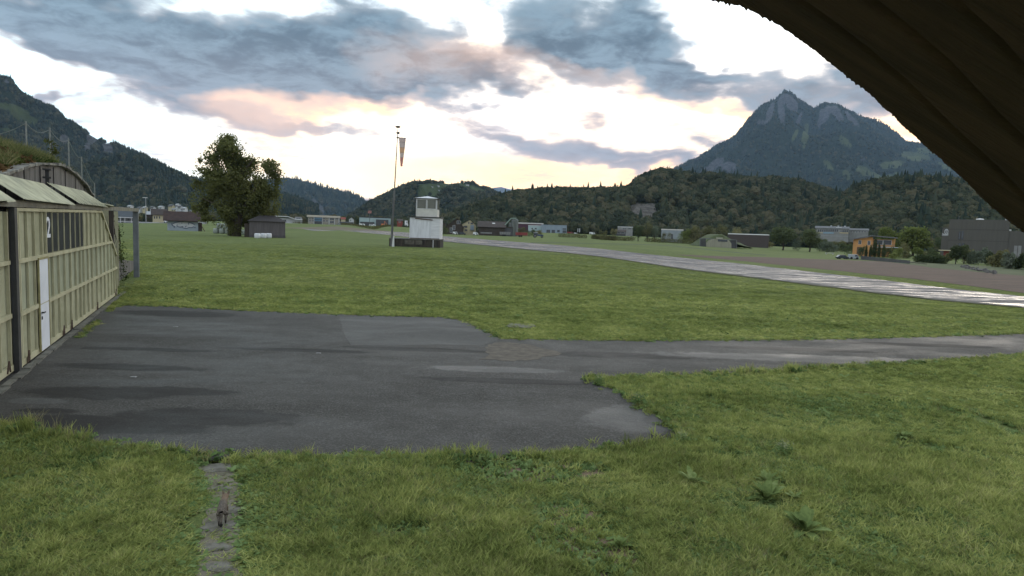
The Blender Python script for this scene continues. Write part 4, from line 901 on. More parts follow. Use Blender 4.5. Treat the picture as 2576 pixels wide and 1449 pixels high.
def furmat(name, c, c2, stripes=False):
    m_ = bpy.data.materials.new(name); m_.use_nodes = True; q = NT(m_.node_tree); b = m_.node_tree.nodes['Principled BSDF']
    tc_ = q.new('ShaderNodeTexCoord'); P = tc_.outputs['Object']; n_ = q.noise(q.mapping(P, sc=(1, .35, 1)), 60, 3, .7); wv_ = q.new('ShaderNodeTexWave', bands_direction='Y'); q.put(wv_, 'Vector', P); wv_.inputs['Scale'].default_value = 16; wv_.inputs['Distortion'].default_value = 5; wv_.inputs['Detail'].default_value = 2
    sp = q.new('ShaderNodeSeparateXYZ'); q.put(sp, 0, P)
    colr = q.mix(q.rng(n_.outputs[0], .35, .65), c, c2)
    colr = q.mix(q.m('MULTIPLY', q.rng(wv_.outputs['Fac'], .5, .8), .55), colr, (.03, .026, .022))
    colr = q.mix(q.rng(sp.outputs[1], .13, .24), colr, (.175, .125, .088))     # shoulders and neck are sandy
    colr = q.mix(q.rng(sp.outputs[2], .09, .03), colr, (.035, .03, .027))    # dark lower legs
    q.put(b, 'Base Color', colr); b.inputs['Roughness'].default_value = .95; b.inputs['Specular IOR Level'].default_value = .08
    bu = q.new('ShaderNodeBump'); q.put(bu, 'Height', n_.outputs[0]); bu.inputs['Distance'].default_value = .004; q.put(b, 'Normal', bu.outputs[0]); return m_
def cat():
    c = G(559, 1324); rt = empty('cat', 'grey brown tabby cat walking away along the slab path', 'cat', (c.x, c.y, c.z+.015), math.radians(21)); s_ = .80
    # skeleton: (name, parent, x, y, z, radius)
    J = [('pelvis', None, 0, 0, .235, .062, .070), ('loin', 0, 0, .10, .245, .058, .066), ('chest', 1, 0, .21, .240, .062, .074), ('shoulder', 2, 0, .285, .245, .055, .064), ('neck', 3, .01, .345, .275, .040, .042), ('headb', 4, .02, .385, .300, .043, .040), ('head', 5, .027, .425, .300, .040, .036), ('muzzle', 6, .034, .468, .285, .019, .018),
         # hind left (planted back), hind right (forward)
         ('hl', 0, -.038, -.01, .19, .038, .045), ('kneeL', 8, -.042, .035, .145, .026, .030), ('hockL', 9, -.034, -.055, .085, .013, .014), ('pawLb', 10, -.032, -.050, .020, .012, .012), ('pawL', 11, -.032, -.020, .012, .014, .010),
         ('hr', 0, .038, .0, .19, .038, .045), ('kneeR', 13, .042, .075, .135, .026, .030), ('hockR', 14, .036, .012, .080, .013, .014), ('pawRb', 15, .034, .035, .020, .012, .012), ('pawR', 16, .034, .065, .012, .014, .010),
         ('fl', 3, -.040, .285, .17, .024, .030), ('elbL', 18, -.040, .26, .125, .018, .020), ('wrL', 19, -.036, .285, .05, .012, .013), ('fpL', 20, -.036, .30, .012, .014, .011),
         ('fr', 3, .040, .285, .17, .024, .030), ('elbR', 22, .042, .275, .125, .018, .020), ('wrR', 23, .040, .335, .055, .012, .013), ('fpR', 24, .040, .36, .014, .014, .011),
         ('t0', 0, 0, -.055, .225, .022, .022), ('t1', 26, -.004, -.085, .17, .016, .016), ('t2', 27, -.006, -.098, .11, .015, .015), ('t3', 28, -.008, -.105, .06, .014, .014), ('t4', 29, -.010, -.125, .035, .010, .010)]
    me = bpy.data.meshes.new('body'); me.from_pydata([(j[2]*s_*1.3, j[3]*s_*.92, j[4]*s_) for j in J], [(i, j[1]) for i, j in enumerate(J) if j[1] is not None], [])
    o = link('body', me, furmat('tabby_fur', (.165, .140, .115), (.10, .084, .070)), rt)
    md = o.modifiers.new('skin', 'SKIN'); md.use_smooth_shade = True; md.branch_smoothing = .6
    for i, j in enumerate(J): me.skin_vertices[0].data[i].radius = (j[5]*s_*(1.32 if i < 8 else 1.1), j[6]*s_*1.08)
    me.skin_vertices[0].data[0].use_root = True
    su = o.modifiers.new('sub', 'SUBSURF'); su.levels = 2; su.render_levels = 2
    fm = mat('ear_fur', (.20, .15, .11), .95, .3, 30)
    for sx_ in (-1, 1):
        bx = Vector((.035+sx_*.034, .37, .335))*s_
        mb = MB(); mb.add([bx+Vector((-.020, .004, -.010)), bx+Vector((.020, .004, -.010)), bx+Vector((sx_*.010, -.004, .050)), bx+Vector((0, .016, -.004))], [(0, 1, 2), (1, 3, 2), (3, 0, 2), (0, 3, 1)]); mb.build('ear', fm, rt, smooth=False)
    mb = MB(); mb.tube([Vector(p)*s_ for p in ((-.008, -.104, .062), (-.009, -.114, .046), (-.011, -.132, .032))], [.016, .016, .008], 8); mb.build('tail_tip', mat('black_fur', (.012, .011, .010), .95, .1), rt, smooth=True)
    for sx_ in (-1, 1):
        mb = MB(); e = Vector((.037+sx_*.024, .415, .305))*s_
        mb.lathe([(.001, -.006), (.005, -.003), (.006, 0), (.005, .003), (.001, .006)], 8, Matrix.Translation(e)); mb.build('eye', GLASSD, rt, smooth=True)
cat()

# ================================================================== BUILDING KIT
GL = mat('window_glass', (.045, .055, .065), .15, .2, .5, spec=.6)
FRW = mat('white_frame', (.55, .55, .54), .6, .1, 2.)
def bld(name, label, cat_, x0, x1, pe, pb, Y=None, depth=9., roof='flat', pr=None, wall=None, roofm=None, win=(), group=None, ov=.35, ridge=.5, frames=False, hipx=None, face=1., zsink=.4, doors=(), winm=None):
    mx = (x0+x1)/2
    if Y is None: Y = G(mx, pb).y
    az_ = math.atan2(XZ(mx, pe, Y)[0], Y); rz = -az_*face if az_ < 0 else -math.atan2(XZ(x0, pe, Y)[0], Y)*face
    P0x = XZ(mx, pe, Y)[0]; ux, uy = math.cos(rz), math.sin(rz)
    def PL(px, py):
        d = ray(px, py); k = (P0x*uy-Y*ux)/(d.x*uy-d.y*ux); return ((d.x*k-P0x)*ux+(d.y*k-Y)*uy, H+d.z*k)
    xa0, xb0 = PL(x0, pe)[0], PL(x1, pe)[0]; off = (xa0+xb0)/2; cx = P0x+ux*off; cy = Y+uy*off; zb = g1(cx, cy); W_ = xb0-xa0
    if pb is not None:
        zb2 = PL(mx, pb)[1]; zb = zb2 if zb2 > zb+2 else zb
    def L(px, py):
        a, b = PL(px or mx, py or pe); return a-off, b-zb
    he = L(mx, pe)[1]; hr_ = L(mx, pr)[1] if pr else he+.25
    rt = empty(name, label, cat_, (cx, cy, zb), rz, group); h = W_/2
    mb = MB(); mb.box(-h, h, 0, depth, -zsink, he)
    if roof == 'gx': mb.prism([(0.02, he), (depth-.02, he), (depth*ridge, hr_-.12)], -h+.02, h-.02, 'x')
    if roof == 'gy': mb.prism([(-h+.02, he), (h-.02, he), (-h+W_*ridge, hr_-.12)], .02, depth-.02, 'y')
    mb.build('wall', wall, rt)
    mb = MB(); t_ = .16
    if roof == 'flat': mb.box(-h-ov*.3, h+ov*.3, -ov*.3, depth+ov*.3, he, he+max(.25, hr_-he))
    elif roof == 'gx':
        r_ = depth*ridge
        for ya, yb in ((-ov, r_), (depth+ov, r_)):
            za = he
            mb.prism([(ya, za), (yb, hr_), (yb, hr_+t_), (ya, za+t_)], -h-ov, h+ov, 'x')
    elif roof == 'gy':
        xr = -h+W_*ridge
        for xa, s2 in ((-h-ov, -1), (h+ov, 1)):
            base_ = -h if s2 < 0 else h; sl_ = (hr_-he)/abs(xr-base_); za = he-sl_*ov
            mb.prism([(xa, za), (xr, hr_), (xr, hr_+t_), (xa, za+t_)], -ov, depth+ov, 'y')
    elif roof == 'hip':
        a_, b_ = hipx; xa, xb = -h+W_*a_, -h+W_*b_
        mb.add([(-h-ov, -ov, he), (h+ov, -ov, he), (h+ov, depth+ov, he), (-h-ov, depth+ov, he), (xa, depth/2, hr_), (xb, depth/2, hr_)], [(0, 1, 5, 4), (1, 2, 5), (2, 3, 4, 5), (3, 0, 4), (3, 2, 1, 0)])
    ro = mb.build('roof', roofm or wall, rt)
    for (a, b, c_, d_) in win:
        xa, xb = L(a, c_)[0], L(b, c_)[0]; z1_, z0_ = L(a, c_)[1], L(a, d_)[1]
        if frames or (xb-xa) > .9:
            mb = MB(); mb.box(xa-.05, xb+.05, -.05, .02, z0_-.05, z1_+.05); fr = mb.build('window', FRW if winm is None else winm, rt)
            mb = MB(); m2 = (xa+xb)/2; mb.box(xa+.03, m2-.03, -.065, -.045, z0_+.03, z1_-.03); mb.box(m2+.03, xb-.03, -.065, -.045, z0_+.03, z1_-.03); mb.build('pane', GL, fr)
        else:
            mb = MB(); mb.box(xa, xb, -.04, .02, z0_, z1_); mb.build('window', GL, rt)
    for (a, b, c_, d_, mm) in doors:
        xa, xb = L(a, c_)[0], L(b, c_)[0]; z1_, z0_ = L(a, c_)[1], L(a, d_)[1]
        mb = MB(); mb.box(xa, xb, -.06, .02, max(0, z0_), z1_); mb.build('door', mm, rt)
    return rt, L, he, W_, ro
ROOFB = mat('brown_tiles', (.060, .048, .042), .9, .3, .8, .05, stretch=(1, 1, 4), bsc=4)
ROOFG = mat('grey_roof', (.12, .125, .13), .8, .25, .6)
ROOFR = mat('dark_red_tiles', (.058, .036, .031), .9, .35, 1.2, .05, c2=(.034, .024, .022), bsc=5)
WALLW = mat('white_wall', (.46, .47, .48), .8, .12, .5); WALLG = mat('grey_wall', (.22, .22, .215), .8, .15, .5); WALLC = mat('cream_wall', (.44, .39, .25), .8, .12, .5)
WALLB = mat('brown_boards', (.055, .045, .037), .9, .3, 1.0, stretch=(4, 4, .5)); BLUEW = mat('blue_grey_cladding', (.22, .27, .32), .6, .1, .4, stretch=(4, 1, .3)); TEALW = mat('teal_cladding', (.33, .42, .43), .6, .1, .5)
ORANGE = mat('orange_render', (.52, .27, .11), .85, .12, .7); DGREY = mat('dark_grey_wall', (.075, .075, .078), .8, .2, .6)
DUSKB = mat('dark_brown_metal', (.083, .078, .068), .6, .08, .5, stretch=(3, 3, .2)); REDW = mat('red_wall', (.22, .06, .045), .8, .2, 1.)

# ---- left: town beyond the field
rt, L, he, W_, ro = bld('house', 'grey roofed house with a white framed carport seen past the hangar frame', 'house', 296, 334, 546, 558.5, 400, 10, 'gx', 528, WALLG, mat('slate', (.075, .085, .095), .8, .2), ov=.8, win=((303, 311, 549, 555), (320, 330, 549, 555)))
mb = MB()
for px in (294, 303, 314, 330): a, _ = L(px, 548); mb.box(a-.2, a+.2, -3, -2.6, 0, L(px, 547.5)[1])
a, zt = L(293, 547); b, _ = L(334, 547); mb.box(a, b, -3.3, -.1, zt-.1, zt+.4); mb.build('carport', FRW, rt)
bld('house', 'brown roofed house with a cream wall beside the white van', 'house', 384, 419, 541, 559, 395, 9, 'gx', 526, WALLC, ROOFB, ov=1., win=((387, 390, 544, 550), (393, 396, 544, 550), (400, 403, 544, 550)))
bld('shed', 'low shed with a pale sheet roof behind the floodlight pole', 'shed', 368, 382, 540, 558, 405, 7, 'gx', 532, WALLB, mat('pale_sheet', (.30, .31, .32), .5, .15), ov=.5)
def townhouse(i, px, py, wpx, lab, wm, Y=900):
    x, z = XZ(px, py, Y); w_ = wpx*Y/F; h = 5.0
    rt = empty('house', lab, 'house', (x, Y, z-h), 0, 'small pale houses of the far village')
    mb = MB(); mb.box(-w_/2, w_/2, 0, 8, -6, h*.62); mb.prism([(.1, h*.62), (7.9, h*.62), (4, h-.15)], -w_/2+.1, w_/2-.1, 'x'); mb.build('wall', wm, rt)
    mb = MB(); mb.prism([(-.6, h*.55), (4, h), (4, h+.25), (-.6, h*.8)], -w_/2-.4, w_/2+.4, 'x'); mb.prism([(8.6, h*.55), (4, h), (4, h+.25), (8.6, h*.8)], -w_/2-.4, w_/2+.4, 'x'); mb.build('roof', mat('pale_far_roof', (.34, .35, .36), .7, .2, .3) if i % 2 else ROOFG, rt)
    for k in (-.25, .25): mb = MB(); mb.box(w_*k-.6, w_*k+.6, -.05, .05, 1.2, 2.4); mb.build('window', GL, rt)
for i, (px, py, wp, lab) in enumerate(((300, 520.5, 8, 'first house of the village, over the carport'), (324, 516, 7, 'house of the village above the frame beam'), (349, 520, 7, 'low house just left of the floodlight pole'), (361, 519.5, 5, 'house touching the floodlight pole'),
        (381, 519, 7, 'wide low house right of the floodlight pole'), (402, 518, 8, 'flat pale house in the village centre'), (428, 514.5, 9, 'long white house highest in the village'), (444, 512.5, 5, 'white cube house at the top of the village'), (451, 517.5, 6, 'house under the white cube house'), (436, 523.5, 9, 'white house with dark gaps below the highest ones'),
        (420, 528, 6, 'white gabled house in front of the village'), (462, 521, 6, 'house near the big tree, upper one'), (478, 529, 5, 'house above the dark red shed roof'), (455, 528, 4, 'tiny white house over the shed roof'), (385, 529, 6, 'house with a pale ridge behind the brown roof'))):
    townhouse(i, px, py, wp, 'pale far ' + lab, WALLW if i % 3 else WALLC)
def vehicle(name, label, cat_, px0, px1, pyb, pyt, body, kind='car', group=None, flip=False, Y=None):
    mx = (px0+px1)/2; c = G(mx, pyb); Y = Y or c.y; X0, X1 = XZ(px0, pyb, Y)[0], XZ(px1, pyb, Y)[0]; Lx = X1-X0; zb = g1((X0+X1)/2, Y); hh = XZ(mx, pyt, Y)[1]-zb if True else 0
    hh = max(hh, Lx*.28); rt = empty(name, label, cat_, ((X0+X1)/2, Y, zb), math.pi if flip else 0, group); a = Lx/2; w_ = min(1.9, Lx*.42); wr = min(.36, hh*.24)
    ya, yb = (-w_, 0) if flip else (0, w_)
    if kind == 'car': prof = [(-a, .2*hh), (a, .2*hh), (a, .5*hh), (a*.62, .6*hh), (a*.32, hh), (-a*.55, hh), (-a*.88, .62*hh), (-a, .55*hh)]; wn = [(-a*.75, .64*hh), (a*.5, .64*hh), (a*.28, .93*hh), (-a*.52, .93*hh)]
    else: prof = [(-a, .15*hh), (a, .15*hh), (a, .45*hh), (a*.85, .6*hh), (a*.62, hh), (-a*.97, hh), (-a, .9*hh)]; wn = [(a*.1, .58*hh), (a*.74, .58*hh), (a*.56, .88*hh), (a*.1, .88*hh)]
    MB().prism(prof, ya, yb).build('body', body, rt, bevel=min(.05, hh*.03)); MB().prism(wn, ya-.015, yb+.015).build('side_window', GL, rt)
    for sx_ in (-.6, .6):
        for yy in (ya+.05, yb-.05):
            mb = MB(); mb.lathe([(wr*.3, -.1), (wr, -.1), (wr, .1), (wr*.3, .1)], 12, Matrix.Translation((a*sx_, yy, wr)) @ Matrix.Rotation(math.pi/2, 4, 'X')); mb.build('wheel', TYRE, rt)
    return rt
VW = mat('white_car_paint', (.66, .67, .68), .3, .03); VD = mat('dark_car_paint', (.03, .04, .055), .25, .1, spec=.6); VS = mat('silver_car_paint', (.32, .35, .36), .3, .05); VT = mat('teal_car_paint', (.10, .18, .19), .3, .1); VR = mat('red_machine_paint', (.20, .040, .038), .5, .15, 1.)
vehicle('van', 'white van parked at the field edge beside the graffiti shed', 'van', 412, 422, 560.5, 553, VW, 'van')
vehicle('car', 'silver car parked at the far left edge of the field', 'car', 293, 303, 559, 554.5, VS, 'car', 'cars by the carport')
vehicle('car', 'teal pickup parked in front of the carport', 'car', 306, 321, 559.5, 553, VT, 'van', 'cars by the carport')
vehicle('car', 'dark car half hidden by the hangar frame post', 'car', 322, 335, 559.5, 553.5, VD, 'car', 'cars by the carport')
# guard rail
p0, p1 = G(293, 560.5), G(400, 562.5); p0.y = p1.y = 385; p0.x = XZ(292, 558, 385)[0]; p1.x = XZ(400, 559, 385)[0]
rt = empty('guard_rail', 'thin white guard rail along the road at the far left', 'rail', ((p0.x+p1.x)/2, 385, g1(p0.x, 385))); hL = (p1.x-p0.x)/2
MB().box(-hL, hL, 0, .06, .55, .85).build('rail', FRW, rt)
for k in range(7): MB().box(-hL+.2+k*(2*hL-.4)/6-.06, -hL+.2+k*(2*hL-.4)/6+.06, .08, .2, -.1, .8).build('rail_post', STEEL, rt)
def pole(name, label, cat_, px, pyb, pyt, Y=None, r=.09, m_=None, group=None, top=None):
    Y = Y or G(px, pyb).y; x, z = XZ(px, pyt, Y); zb = g1(x, Y); rt = empty(name, label, cat_, (x, Y, zb), 0, group); MB().tube([(0, 0, -.3), (0, 0, z-zb)], [r, r*.7], 8).build('post', m_ or STEEL, rt)
    if top: top(rt, z-zb)
    return rt
def lampt(rt, h): MB().box(-1.6, .9, -.25, .25, h, h+.35).box(-.15, .15, -.15, .15, h-.5, h).build('lamp_head', FRW, rt); MB().box(-.25, .25, -.3, -.1, h*.63, h*.63+.7).build('junction_box', FRW, rt)
pole('floodlight_pole', 'tall floodlight pole at the far side of the field', 'lamp', 366.5, 561, 498, 380, .28, mat('lamp_pole', (.24, .25, .25), .6, .1), None, lampt)
pole('marker_post', 'short white roadside marker post left of the floodlight', 'post', 340, 562, 555, 370, .22, FRW)

# ---- graffiti shed
rt, L, he, W_, ro = bld('shed', 'small shed with a white graffiti wall and dark red tiled roof', 'shed', 420.8, 498.3, 556.8, 580.7, None, 5.5, 'gx', 533.5, mat('shed_wall', (.27, .31, .34), .8, .12, .5), ROOFR, ov=.9, zsink=.6)
sk = [[(431, 562), (434, 567), (440, 570)], [(446, 565), (445, 568.5), (449, 570.5), (455, 571), (461, 569), (458, 573)], [(461, 573), (468, 575), (474, 573)], [(466, 572), (469, 568)], [(474, 572), (482, 572.5), (487, 570), (492, 573)], [(433, 564), (441, 560), (452, 557.8), (462, 557.5)], [(457, 560), (457.6, 562.5)], [(473, 560), (475, 563), (474, 565)], [(475, 559), (484, 562), (490, 566)], [(437, 571), (440, 572.5)]]
mb = MB(); mb.prism([L(*p) for p in ((432, 566), (440, 560.5), (452, 558.5), (465, 558.5), (478, 560.5), (488, 565), (490, 571), (478, 572), (468, 574), (455, 570.5), (446, 569.5), (436, 569))], -.03, .01); mb.build('graffiti_fill', WALLW, rt)
mb = MB()
for s_ in sk: mb.tube([(L(*p)[0], -.045, L(*p)[1]) for p in s_], .085, 5)
mb.build('graffiti', mat('graffiti_blue', (.05, .07, .12), .6, .1), rt)
h = W_/2; MB().box(h, h+.9, .3, 1.3, 0, he-.2).build('side_board', WALLB, rt); MB().bar((h+1.5, .2, 0), (h+.3, .2, he*.95), .16).build('leaning_plank', mat('reddish_plank', (.10, .055, .04), .9), rt)

# ---- grey barn + bales
rt, L, he, W_, ro = bld('barn', 'windowless grey barn with a dark hipped roof right of the big tree', 'barn', 626.7, 717.7, 557, 597.8, None, 7, 'hip', 541.5, mat('barn_boards', (.098, .088, .088), .85, .18, .8, stretch=(5, 5, .4)), mat('barn_roof', (.05, .045, .045), .9, .2), hipx=(.28, .72), ov=.35, zsink=.5)
a, zt = L(626.7, 590.5); MB().box(-W_/2-.03, W_/2+.03, -.06, 0, -.3, zt).build('plinth', mat('plinth', (.075, .07, .07), .9, .2), rt)
MB().box(-W_/2-.8, -W_/2, .5, 1.8, 0, 2.4).build('lean_to', WALLB, rt)
WB = mat('white_bale_film', (.55, .56, .57), .35, .12, 3.); GB = mat('pale_green_bale_film', (.24, .27, .235), .4, .2, 3.)
def bale(px, pyb, lab, m_, grp, zoff=0., w_=14., Y=None, hpx=None):
    c = G(px, pyb); Y = Y or c.y; x = XZ(px, pyb, Y)[0]; z = g1(x, Y)+zoff; r_ = w_*Y/F/2; hh = (hpx or 12.5)*Y/F
    mb = MB(); mb.lathe([(r_*.82, 0), (r_*.97, hh*.08), (r_, hh*.3), (r_*1.01, hh*.6), (r_*.95, hh*.9), (r_*.8, hh)], 18)
    o = mb.build('hay_bale', m_, None, (x, Y, z), smooth=True); return tag(o, lab, 'bale', grp)
for px, lab in ((647.4, 'white wrapped bale, the one beside the barn corner and big tree'), (662.5, 'white wrapped bale in the middle of the three before the barn'), (676, 'white wrapped bale at the right end of the three before the barn')): bale(px, 599.3, lab, WB, 'white wrapped bales in front of the barn', 0, 14.2)
Yb = G(566, 588).y
for px, lab in ((543.5, 'grey green bale at the left end of the lower row'), (558, 'grey green bale second in the lower row'), (572.5, 'grey green bale in the lower row next to the trunk'), (609.5, 'light green bale alone right of the big trunk')): bale(px, 588, lab, GB, 'grey green bales under the big tree', 0, 14, Yb if px < 600 else Yb-6, 13)
for px, lab in ((552, 'grey bale stacked on top, left one'), (567.5, 'grey bale stacked on top, next to the trunk'), (601, 'grey bale stacked behind the trunk')): bale(px, 580, lab, GB, 'grey green bales under the big tree', 13*Yb/F, 14, Yb, 13)
tag(bale(586, 588, 'dark shaded bale hidden behind the big trunk', GB, 'grey green bales under the big tree', 0, 14, Yb+3, 13))

# ================================================================== TREES
LIME = leafmat('big_tree_leaves', ((.065, .074, .03), (.145, .155, .06), (.24, .235, .095)), .45, .22, .2)
LFD = leafmat('dark_tree_leaves', ((.042, .055, .028), (.085, .105, .05), (.14, .16, .08)), .25, .3, .5)
LFO = leafmat('olive_tree_leaves', ((.09, .092, .045), (.17, .165, .078), (.26, .23, .115)), .25, .3, .5)
LFG = leafmat('yellow_green_leaves', ((0.081, 0.103, 0.030), (0.156, 0.185, 0.057), (0.237, 0.250, 0.094)), .3, .3, .4)
LFS = leafmat('silver_green_leaves', ((.08, .10, .068), (.14, .165, .115), (.22, .24, .18)), .25, .3, .5)
def tree(name, label, px, pyb, pyt, wpx, m_, seed, n=1800, Y=None, group=None, trunkpx=.12, shape='round', cat_='tree', size=None, gap=.22, lobes=7):
    Y = Y or G(px, pyb).y; x = XZ(px, pyb, Y)[0]; zb = g1(x, Y); ztop = XZ(px, pyt, Y)[1]-zb; zl = max(0, XZ(px, pyb, Y)[1]-zb); w_ = wpx*Y/F; r = random.Random(seed)
    rt = empty(name, label, cat_, (x, Y, zb), 0, group); tb = ztop*trunkpx; ch = ztop-tb
    if shape == 'round':
        bl = [(0, 0, tb+ch*.5, w_*.36, w_*.36, ch*.42)]
        for i in range(lobes):
            a = r.uniform(0, 6.28); f = r.uniform(.15, .9); rr_ = w_*.5*(1-abs(f-.42)**1.5*1.1)*.62
            bl.append((math.cos(a)*rr_, math.sin(a)*rr_, tb+ch*(.12+.76*f), w_*r.uniform(.13, .24), w_*r.uniform(.13, .24), ch*r.uniform(.12, .2)))
    elif shape == 'column': bl = [(0, 0, tb+ch*f, w_*.5*q_, w_*.5*q_, ch*.2) for f, q_ in ((.15, .9), (.35, 1), (.55, .9), (.75, .65), (.9, .35))]
    else: bl = [(0, 0, tb+ch*.35, w_*.5, w_*.4, ch*.42)]+[(r.uniform(-.35, .35)*w_, r.uniform(-.2, .2)*w_, tb+ch*r.uniform(.4, .8), w_*.2, w_*.2, ch*.22) for _ in range(5)]
    n = int(n*1.6); gap = 0 if shape == 'column' else gap
    V, Fq = leafcloud(bl, n, size or max(.13, w_*.026), seed, shell=.5, gap=gap, gsc=6./max(w_, 1))
    link('crown', npmesh('crown', V, Fq), m_, rt)
    if shape != 'bush' or trunkpx > .05:
        tr = MB(); h1 = tb+ch*.45; rr_ = max(.10, w_*.03); tr.tube([(0, 0, -.3), (.02*w_, 0, tb*.6), (0, 0, tb+ch*.15), (-.02*w_, 0, h1)], [rr_*1.3, rr_, rr_*.8, rr_*.4], 8)
        for k in range(5):
            a = r.uniform(0, 6.28); z = tb+ch*r.uniform(0, .2); tr.tube([(0, 0, z), (math.cos(a)*w_*.15, math.sin(a)*w_*.15, z+ch*.18), (math.cos(a)*w_*.3, math.sin(a)*w_*.3, z+ch*.4)], [rr_*.5, rr_*.35, rr_*.12], 5)
        tr.build('trunk', BARK, rt)
    return rt
# the big lime tree
def bigtree():
    Y = G(590, 594).y; s_ = Y/F; x0 = XZ(592, 594, Y)[0]; zb = g1(x0, Y); rt = empty('broadleaf_tree', 'huge spreading broadleaf tree with two trunks above the bales', 'tree', (x0, Y, zb)); r = random.Random(77)
    def Lp(px, py): a, b = XZ(px, py, Y); return a-x0, b-zb
    # crown lobes in photograph pixels: cx, cy, rx, ry
    LB = [(632, 422, 34, 26), (655, 445, 40, 30), (640, 480, 44, 34), (500, 470, 24, 24), (520, 500, 34, 26), (690, 500, 22, 30), (572, 352, 22, 16), (560, 375, 34, 20), (585, 378, 36, 22), (540, 398, 34, 20), (575, 405, 46, 26), (612, 408, 34, 22), (512, 432, 24, 14), (535, 440, 38, 24), (580, 445, 50, 30), (625, 440, 44, 28), (660, 430, 34, 22), (678, 412, 24, 13), (694, 440, 20, 20), (690, 455, 24, 18), (655, 470, 42, 30), (600, 485, 55, 34), (545, 480, 40, 30), (515, 500, 28, 26), (500, 520, 24, 16), (530, 525, 38, 24), (575, 530, 44, 26), (620, 515, 46, 30), (665, 505, 38, 34), (680, 530, 24, 26), (688, 480, 22, 22), (552, 550, 30, 18), (600, 552, 34, 18), (650, 535, 32, 22), (520, 552, 24, 10), (580, 560, 18, 14), (505, 405, 10, 8), (496, 455, 9, 8)]
    bl = []
    for cx_, cy_, rx_, ry_ in LB:
        a, z = Lp(cx_, cy_); d_ = max(.3, 1-abs(cx_-595)/125); bl.append((a, r.uniform(-2.2, 2.2)*d_, z, rx_*s_, (rx_*.55+14)*s_*d_, ry_*s_))
    V, Fq = leafcloud(bl, 40000, .22, 5, shell=.3, gap=.455, gsc=.75); link('crown', npmesh('crown', V, Fq), LIME, rt)
    V, Fq = leafcloud([(b[0], b[1], b[2], b[3]*1.13, b[4]*1.13, b[5]*1.13) for b in bl], 9000, .16, 6, shell=.85, gap=.35, gsc=.5); V[:, 0] *= 1.0; link('outer_twigs', npmesh('outer_twigs', V, Fq), LIME, rt)
    tr = MB(); X_ = lambda px, py, y=0: (Lp(px, py)[0], y, Lp(px, py)[1])
    tr.tube([X_(594, 598), X_(595, 588), X_(598, 565), X_(604, 535), X_(600, 500), X_(590, 450), X_(578, 400), X_(572, 360)], [1.0, .82, .72, .6, .5, .36, .22, .06], 10)
    for a in ((604, 535, 640, 490, 672, 440), (600, 500, 560, 460, 530, 420), (600, 520, 640, 510, 690, 480), (598, 560, 560, 520, 520, 500), (592, 455, 620, 425, 640, 400), (596, 480, 575, 440, 555, 390), (602, 530, 625, 480, 650, 430), (580, 410, 560, 390, 545, 380)):
        y_ = r.uniform(-2, 2); tr.tube([X_(a[0], a[1]), X_(a[2], a[3], y_*.6), X_(a[4], a[5], y_)], [.36, .24, .08], 7)
    tr.build('trunk', BARK, rt)
    t2 = MB(); t2.tube([X_(562, 594, 3), X_(562, 570, 3), X_(559, 545, 3), X_(550, 510, 2.5), X_(545, 470, 2)], [.5, .42, .38, .3, .12], 9); t2.tube([X_(560, 548, 3), X_(575, 520, 2), X_(585, 490, 1)], [.3, .2, .08], 7); t2.build('trunk', BARK, rt)
    V, Fq = leafcloud([(Lp(592, 585)[0], -.6, 1.2, 1.6, .9, 1.6)], 1500, .10, 7, shell=.2); link('stem_shoots', npmesh('stem_shoots', V, Fq), LIME, rt)
bigtree()
# sapling on the mound
q_ = hloc(14.5, 1.6, 5.1); rt = empty('sapling', 'spindly young tree sprouting from the hangar mound', 'sapling', q_)
V, Fq = leafcloud([(0, 0, .55, .28, .3, .4), (.1, 0, 1.05, .25, .25, .35), (-.1, 0, 1.45, .2, .2, .22), (.1, 0, .15, .35, .35, .2)], 420, .05, 9, shell=.2, gap=.3, gsc=3); link('crown', npmesh('crown', V, Fq), leafmat('sapling_leaves', ((.05, .06, .02), (.10, .11, .035), (.16, .14, .05)), .3, 1., .3), rt)
MB().tube([(0, 0, -.4), (.03, 0, .5), (0, 0, 1.2), (-.05, 0, 1.6)], [.03, .025, .015, .005], 6).build('trunk', BARK, rt)
# ================================================================== TOWER, POLE, WINDSOCK
YT = G(1043, 621.5).y
def XT(px, py, Y=YT): return XZ(px, py, Y)
x0, z0 = XT(1043, 621.5); zb = g1(x0, YT)
PLAT = mat('mossy_planks', (.060, .053, .042), .95, .45, .9, .03, c2=(.026, .024, .021), stretch=(3, 3, 1)); TW = mat('weathered_white_boards', (.62, .63, .65), .75, .2, 1.4, c2=(.48, .485, .50), stretch=(3, 3, .4)); TW2 = mat('cream_panel', (.52, .51, .46), .7, .12, 1.)
CDECK = mat('deck_top', (.15, .145, .13), .9, .3, 1.)
rt = empty('platform', 'dark mossy platform carrying the white lookout and the pole', 'platform', (x0, YT, zb))
def LT(px, py): a, b = XT(px, py or 605); return a-x0, b-zb
xa, zt = LT(980, 598); xb, _ = LT(1107.5, 598)
MB().box(xa, xb, 0, 4.2, -.4, zt-.12).build('base', PLAT, rt)
MB().box(xa-.08, xb+.08, -.12, 4.3, zt-.12, zt).build('deck', CDECK, rt)
for px in (981, 1010, 1044, 1070, 1092, 1105): a, _ = LT(px, 600); MB().box(a-.09, a+.09, -.07, .02, -.4, zt-.125).build('upright', WOODD, rt)
MB().box(LT(1018, 0)[0], LT(1062, 0)[0], -.05, .01, .35, .95).build('board', mat('pale_old_board', (.10, .092, .075), .9, .4, 2.), rt)
a, _ = LT(1090, 600); MB().box(a-.04, a+.04, -.11, -.07, -.1, zt-.1).build('downpipe', FRW, rt)
